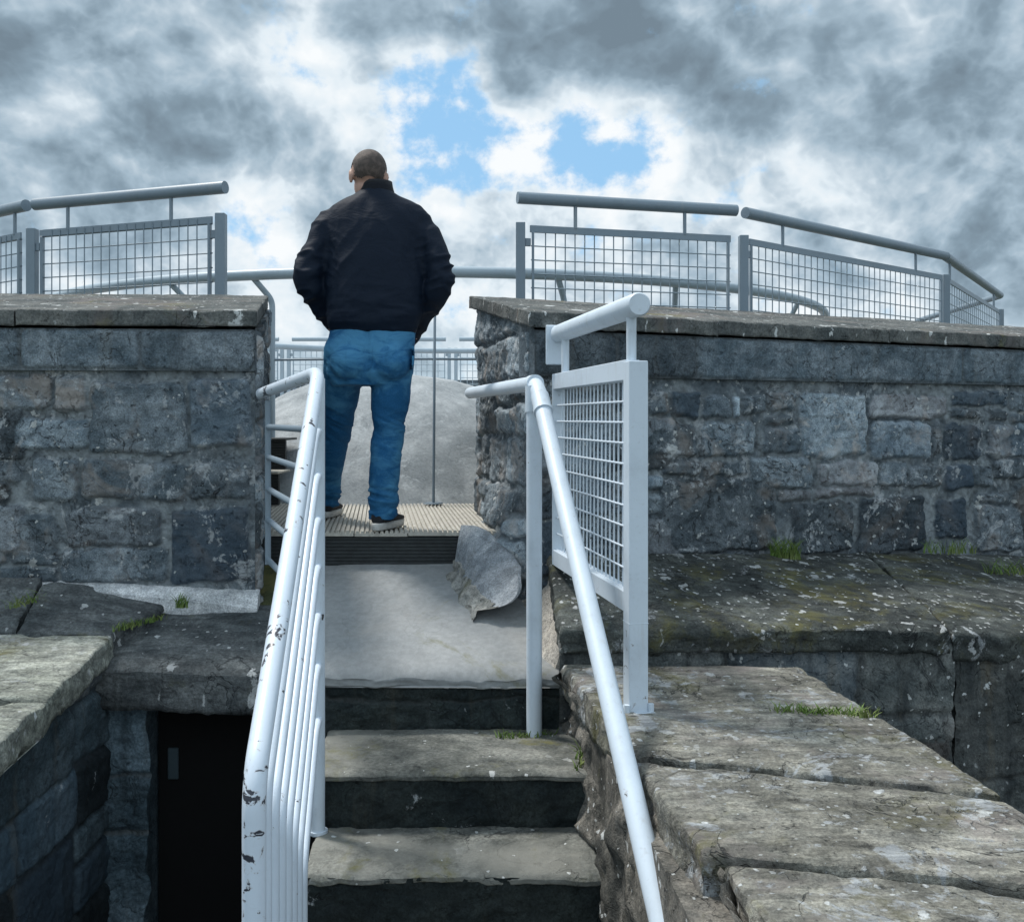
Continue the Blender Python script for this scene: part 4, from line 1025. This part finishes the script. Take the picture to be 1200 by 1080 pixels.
def jdisp(c, n):
    z = c[:, 2]; x = c[:, 0]; y = c[:, 1]
    ang = np.arctan2(y-.03, x)
    armm = sstep(.2, .27, np.abs(x))
    f1 = ridge(x*3+y*2, z*4.5+np.abs(x)*5, 2, 3)*.007
    f2 = ridge((x+z*.5)*9, (z-x*.3)*22, 1, 5)*.010*armm
    low_ = np.exp(-((z-1.06)/.09)**2)*ridge(x*4, z*20, 2, 9)*.010*(1-armm)
    pit = np.exp(-(((np.abs(x)-.20)/.05)**2))*np.exp(-((z-1.32)/.16)**2)*(-.012+ridge(x*12, z*14+x*9, 2, 12)*.010)
    return f1+f2+low_+pit-.004
jk = voxel(mb, 'jacket', MAT['jacket'], .0075, 6, man, jdisp)
# collar, hem
mb = MB()
V = []; n = 40
for (py, hw, hd, y, dz) in ((229, 22, .078, .078, 0), (220, 19.5, .072, .088, 0), (213.5, 18.5, .070, .094, 0), (214.5, 16.5, .062, .094, 0), (226, 17, .064, .08, 0)):
    for j in range(n):
        w = 2*math.pi*j/n; c = L(441.5, py, y); V.append(c+Xa*hw*S_*math.cos(w)+Ya*hd*math.sin(w)+Vector((0, 0, -.012*max(0, math.sin(w)))))
mb.add(V, [(i*n+j, i*n+(j+1) % n, (i+1)*n+(j+1) % n, (i+1)*n+j) for i in range(4) for j in range(n)])
mb.build('collar', MAT['knit'], jk)
# jeans
mb = MB()
pr_ = [(452, 433, 44, .112, .04), (438, 434, 51, .130, .03), (420, 434, 52.5, .138, .025), (402, 435, 51.5, .130, .03), (388, 437, 50.5, .124, .035), (378, 437, 50, .122, .035)]
torso(mb, pr_, 0, 2.3)
ball(mb, L(410, 424, -.055), (.095, .085, .09)); ball(mb, L(459, 424, -.055), (.095, .085, .09))
def leg(h, k, a, rr):
    limb(mb, [h, h*.5+k*.5, k, k*.6+a*.4+Vector((0, -.018, 0)), a*.75+k*.25+Vector((0, -.012, 0)), a+Vector((0, -.004, -.075))], rr, 22)
leg(hipL+Vector((-.002, 0, 0)), kneeL, ankL, [.104, .094, .070, .065, .058, .054])
leg(hipR+Vector((.0, 0, 0)), kneeR, ankR, [.106, .097, .075, .074, .072, .064])
def ddisp(c, n):
    x, y, z = c[:, 0], c[:, 1], c[:, 2]
    kn = np.exp(-((z-.47)/.11)**2)*ridge(x*7+z*3, z*20+x*10, 2, 31)*.011
    ank = np.exp(-((z-.12)/.09)**2)*ridge(x*6, z*30+x*6, 2, 33)*.014
    cr = np.exp(-((z-.78)/.10)**2)*ridge(x*9+z*6, z*20-np.abs(x)*16, 2, 35)*.006*np.clip(-n[:, 1], 0, 1)
    seat = -.010*np.exp(-((x+.018)/.012)**2)*(z > .70)
    return kn+ank+cr+seat+fbm(x*10, z*14+y*6, 3, 36)*.004
jn = voxel(mb, 'jeans', MAT['jeans'], .007, 5, man, ddisp, lambda c: .052+.16*np.clip(c[:, 1]-np.where(c[:, 0] < -.12, ankL.y, ankR.y)+.05, 0, .2)+.004*np.sin(c[:, 0]*60))
# pockets and belt seam as stitched panels
def patch(px0, py0, px1, py1, name):
    me = jn.data; pts = []
    from mathutils.bvhtree import BVHTree
    bv = BVHTree.FromPolygons([v.co for v in me.vertices], [tuple(p.vertices) for p in me.polygons])
    nu, nv = 16, 18; V = []
    for i in range(nu):
        for j in range(nv):
            a, b = i/(nu-1), j/(nv-1)
            px = px0+(px1-px0)*a; py = py0+(py1-py0)*b
            if b > .8: px = px+(.5*(px0+px1)-px)*(b-.8)*1.2; py = py+ (4*(.25-(a-.5)**2))*(b-.8)*5*3
            q = L(px, py, -.4); q2 = Vector((q.x, -.6, q.z)); hit = bv.ray_cast(q2, Vector((0, 1, 0)))
            V.append((hit[0] if hit[0] else Vector((q.x, -.1, q.z)))+Vector((0, -.003, 0)))
    MB().add(V, grid_faces(nu, nv)).build(name, MAT['jeans'], jn)
patch(394, 399, 425, 428, 'back_pocket'); patch(444, 400, 477, 428, 'back_pocket')
# shoes
for an, yaw, nm in ((ankL, .05, 0), (ankR, .30, 1)):
    fwd = Vector((math.sin(yaw), math.cos(yaw), 0)); sd = Vector((fwd.y, -fwd.x, 0)); b0 = Vector((an.x, an.y, 0))-fwd*.01
    mb = MB(); rows = []
    for (s, hw, z0, z1) in ((-.062, .024, .03, .075), (-.045, .036, .028, .095), (0, .041, .028, .105), (.05, .042, .028, .095), (.10, .046, .028, .075), (.15, .048, .028, .062), (.19, .042, .028, .055), (.215, .026, .028, .045)):
        rows.append((b0+fwd*s+Vector((0, 0, (z0+z1)/2)), sd*hw, Vector((0, 0, (z1-z0)/2))))
    loft(mb, rows, 20, 2.6)
    shoe = voxel(mb, 'shoe', MAT['shoe'], .006, 3, man)
    so = MB(); n = 36; V = []
    for zz_, gr in ((.0, -.003), (.004, 0), (.028, .001), (.034, -.002)):
        for j in range(n):
            w = 2*math.pi*j/n; t = math.cos(w); s = .072+.150*t
            hw = (.044+.006*max(0, t)-.004*max(0, -t)+gr)*abs(math.sin(w))**.62*math.copysign(1, math.sin(w))
            q = b0+fwd*(s+gr*t)+sd*hw; V.append((q.x, q.y, zz_))
    so.add(V, [(i*n+j, i*n+(j+1) % n, (i+1)*n+(j+1) % n, (i+1)*n+j) for i in range(3) for j in range(n)]+[tuple(reversed(range(n))), tuple(range(3*n, 4*n))])
    so.build('sole', MAT['sole'], shoe)

# ================================================================== SKY, SUN, CAMERA
w = bpy.data.worlds.new('World'); scene.world = w; w.use_nodes = True
w.cycles.sampling_method = 'MANUAL'; w.cycles.sample_map_resolution = 256
nt = w.node_tree; nt.nodes.clear()
SUN_EL, SUN_AZ = R(62), R(-58)
sky = nt.nodes.new('ShaderNodeTexSky'); sky.sky_type = 'NISHITA'; sky.sun_disc = False
sky.sun_elevation = SUN_EL; sky.sun_rotation = SUN_AZ
dirv = N(nt, 'ShaderNodeTexCoord', out=0)
sx_ = nt.nodes.new('ShaderNodeSeparateXYZ'); nt.links.new(dirv, sx_.inputs[0])
dx, dy, dz = sx_.outputs
den = M_(nt, 'ADD', M_(nt, 'MAXIMUM', dz, 0.), .75)
pv = N(nt, 'ShaderNodeCombineXYZ', {0: M_(nt, 'DIVIDE', dx, den), 1: M_(nt, 'DIVIDE', dy, den), 2: 0.})
def cn(vec, sc, de, ro, di): return N(nt, 'ShaderNodeTexNoise', {'Vector': vec, 'Scale': sc, 'Detail': de, 'Roughness': ro}, noise_dimensions='2D')
off = N(nt, 'ShaderNodeVectorMath', {0: pv, 1: (3.37, 1.9, .4)}, operation='ADD')
wv = N(nt, 'ShaderNodeVectorMath', {0: N(nt, 'ShaderNodeTexNoise', {'Vector': off, 'Scale': 5.5, 'Detail': 4}, out=1, noise_dimensions='2D'), 1: (.5, .5, .5)}, operation='SUBTRACT')
wv = N(nt, 'ShaderNodeVectorMath', {0: wv, 1: (.045, .045, .045)}, operation='MULTIPLY')
offw = N(nt, 'ShaderNodeVectorMath', {0: off, 1: wv}, operation='ADD')
def clouds(v, n=5):
    a = cn(v, 4.0, 8, .52, .0)
    t = M_(nt, 'MULTIPLY', M_(nt, 'SUBTRACT', a, .5), 1.5)
    amp = .95
    for i in range(n):
        q = N(nt, 'ShaderNodeVectorMath', {0: v, 1: (1.7*i, -2.3*i, 0)}, operation='ADD')
        q = cn(q, 5.2*2.05**i, 1, .4, 0)
        t = M_(nt, 'ADD', t, M_(nt, 'MULTIPLY', M_(nt, 'SUBTRACT', M_(nt, 'ABSOLUTE', M_(nt, 'SUBTRACT', q, .5)), .1), amp)); amp *= .57
    return t
nA = clouds(offw)
offs = N(nt, 'ShaderNodeVectorMath', {0: offw, 1: (-.018, .020, .0)}, operation='ADD')
nB = clouds(offs)
nL = cn(off, 1.7, 4, .5, .2)
def blob(px, py, r, amt, sq=1.0):
    d = Vector((px-CX, F, HY-py)).normalized()
    df = N(nt, 'ShaderNodeVectorMath', {0: dirv, 1: tuple(d)}, operation='SUBTRACT')
    df = N(nt, 'ShaderNodeVectorMath', {0: df, 1: (1, 1, sq)}, operation='MULTIPLY')
    ln = N(nt, 'ShaderNodeVectorMath', {0: df}, out=1, operation='LENGTH')
    return M_(nt, 'MULTIPLY', mr(nt, ln, r/F, 0.), amt)
def addup(lst):
    t = lst[0]
    for q in lst[1:]: t = M_(nt, 'ADD', t, q)
    return t
hole = addup([blob(528, 150, 128, 1.40, .78), blob(690, 162, 165, 1.16, 1.7), blob(600, 196, 85, -.85, .75), blob(592, 115, 45, -.5), blob(1050, 360, 90, .5, 2), blob(470, 380, 150, .25, 2.5), blob(330, 300, 60, .2)])
thick = addup([blob(790, 30, 360, .24, 1.9), blob(1090, 130, 260, .22), blob(210, 120, 170, .20), blob(20, 60, 150, .25), blob(110, 240, 190, .2, 1.5), blob(560, 0, 260, .2, 2.2), blob(900, 330, 120, .1), blob(340, 70, 80, -.3), blob(280, 260, 110, -.25), blob(596, 205, 100, -.45), blob(594, 150, 34, -.2), blob(420, 130, 90, -.25), blob(1100, 215, 150, -.2, 2), blob(740, 200, 120, -.25), blob(340, 300, 130, -.2), blob(930, 235, 140, -.2, 2), blob(70, 110, 70, -.3), blob(640, 300, 160, -.15)])
dens = M_(nt, 'SUBTRACT', M_(nt, 'ADD', M_(nt, 'ADD', nA, M_(nt, 'MULTIPLY', M_(nt, 'SUBTRACT', nL, .5), .7)), .56), hole)
fine = M_(nt, 'SUBTRACT', cn(off, 16, 8, .62, 0), .5)
cover = mr(nt, M_(nt, 'ADD', dens, M_(nt, 'ADD', M_(nt, 'MULTIPLY', fine, 2.3), M_(nt, 'MULTIPLY', thick, .9))), -.46, .20)
tk = M_(nt, 'ADD', M_(nt, 'ADD', M_(nt, 'ADD', M_(nt, 'MULTIPLY', dens, .55), thick), M_(nt, 'MULTIPLY', fine, .22)), M_(nt, 'MULTIPLY', M_(nt, 'SUBTRACT', nB, nA), 1.3))
cr = nt.nodes.new('ShaderNodeValToRGB'); nt.links.new(M_(nt, 'ADD', M_(nt, 'MULTIPLY', tk, 1.0), .195), cr.inputs[0])
els = cr.color_ramp.elements
els[0].position = .06; els[0].color = (7.3, 7.55, 7.7, 1)
els[1].position = 1.02; els[1].color = (1.4, 1.9, 2.35, 1)
for p_, c in ((.32, (5.9, 6.6, 7.1, 1)), (.46, (4.3, 5.1, 5.75, 1)), (.62, (2.95, 3.85, 4.6, 1)), (.80, (1.9, 2.6, 3.2, 1))):
    e = els.new(p_); e.color = c
ccol = cr.outputs[0]
blue = mix(nt, .75, sky.outputs[0], (2.5, 4.9, 7.4))
col = mix(nt, cover, blue, ccol)
hz_ = mr(nt, dz, .0, .13, .45, 0)
col = mix(nt, hz_, col, (5.2, 6.3, 7.0))
back = mr(nt, dy, .3, -.3, 1., 1.5)
bc = N(nt, 'ShaderNodeCombineColor', {0: back, 1: back, 2: back})
col = mix(nt, 1., col, bc, 'MULTIPLY')
bg = nt.nodes.new('ShaderNodeBackground'); nt.links.new(col, bg.inputs[0]); bg.inputs[1].default_value = .10
ow = nt.nodes.new('ShaderNodeOutputWorld'); nt.links.new(bg.outputs[0], ow.inputs[0])

sl = bpy.data.lights.new('sun', 'SUN'); sl.energy = 2.9; sl.angle = R(10); sl.color = (1, .96, .90)
so_ = bpy.data.objects.new('sun', sl); COL.objects.link(so_)
sd_ = Vector((math.sin(SUN_AZ)*math.cos(SUN_EL), math.cos(SUN_AZ)*math.cos(SUN_EL), math.sin(SUN_EL)))
so_.rotation_euler = sd_.to_track_quat('Z', 'Y').to_euler()

cam = bpy.data.cameras.new('camera'); co_ = bpy.data.objects.new('camera', cam); COL.objects.link(co_)
co_.location = (0, 0, 0); co_.rotation_euler = (R(90), 0, 0)
cam.sensor_fit = 'HORIZONTAL'; cam.sensor_width = 36; cam.lens = F/1200*36; cam.shift_y = -50/1200
cam.clip_start = .05; cam.clip_end = 8000
scene.camera = co_
scene.view_settings.view_transform = 'Standard'; scene.view_settings.look = 'None'
scene.view_settings.exposure = .38; scene.view_settings.gamma = 1
scene.render.resolution_x = 1024; scene.render.resolution_y = 921
scene.cycles.max_bounces = 6
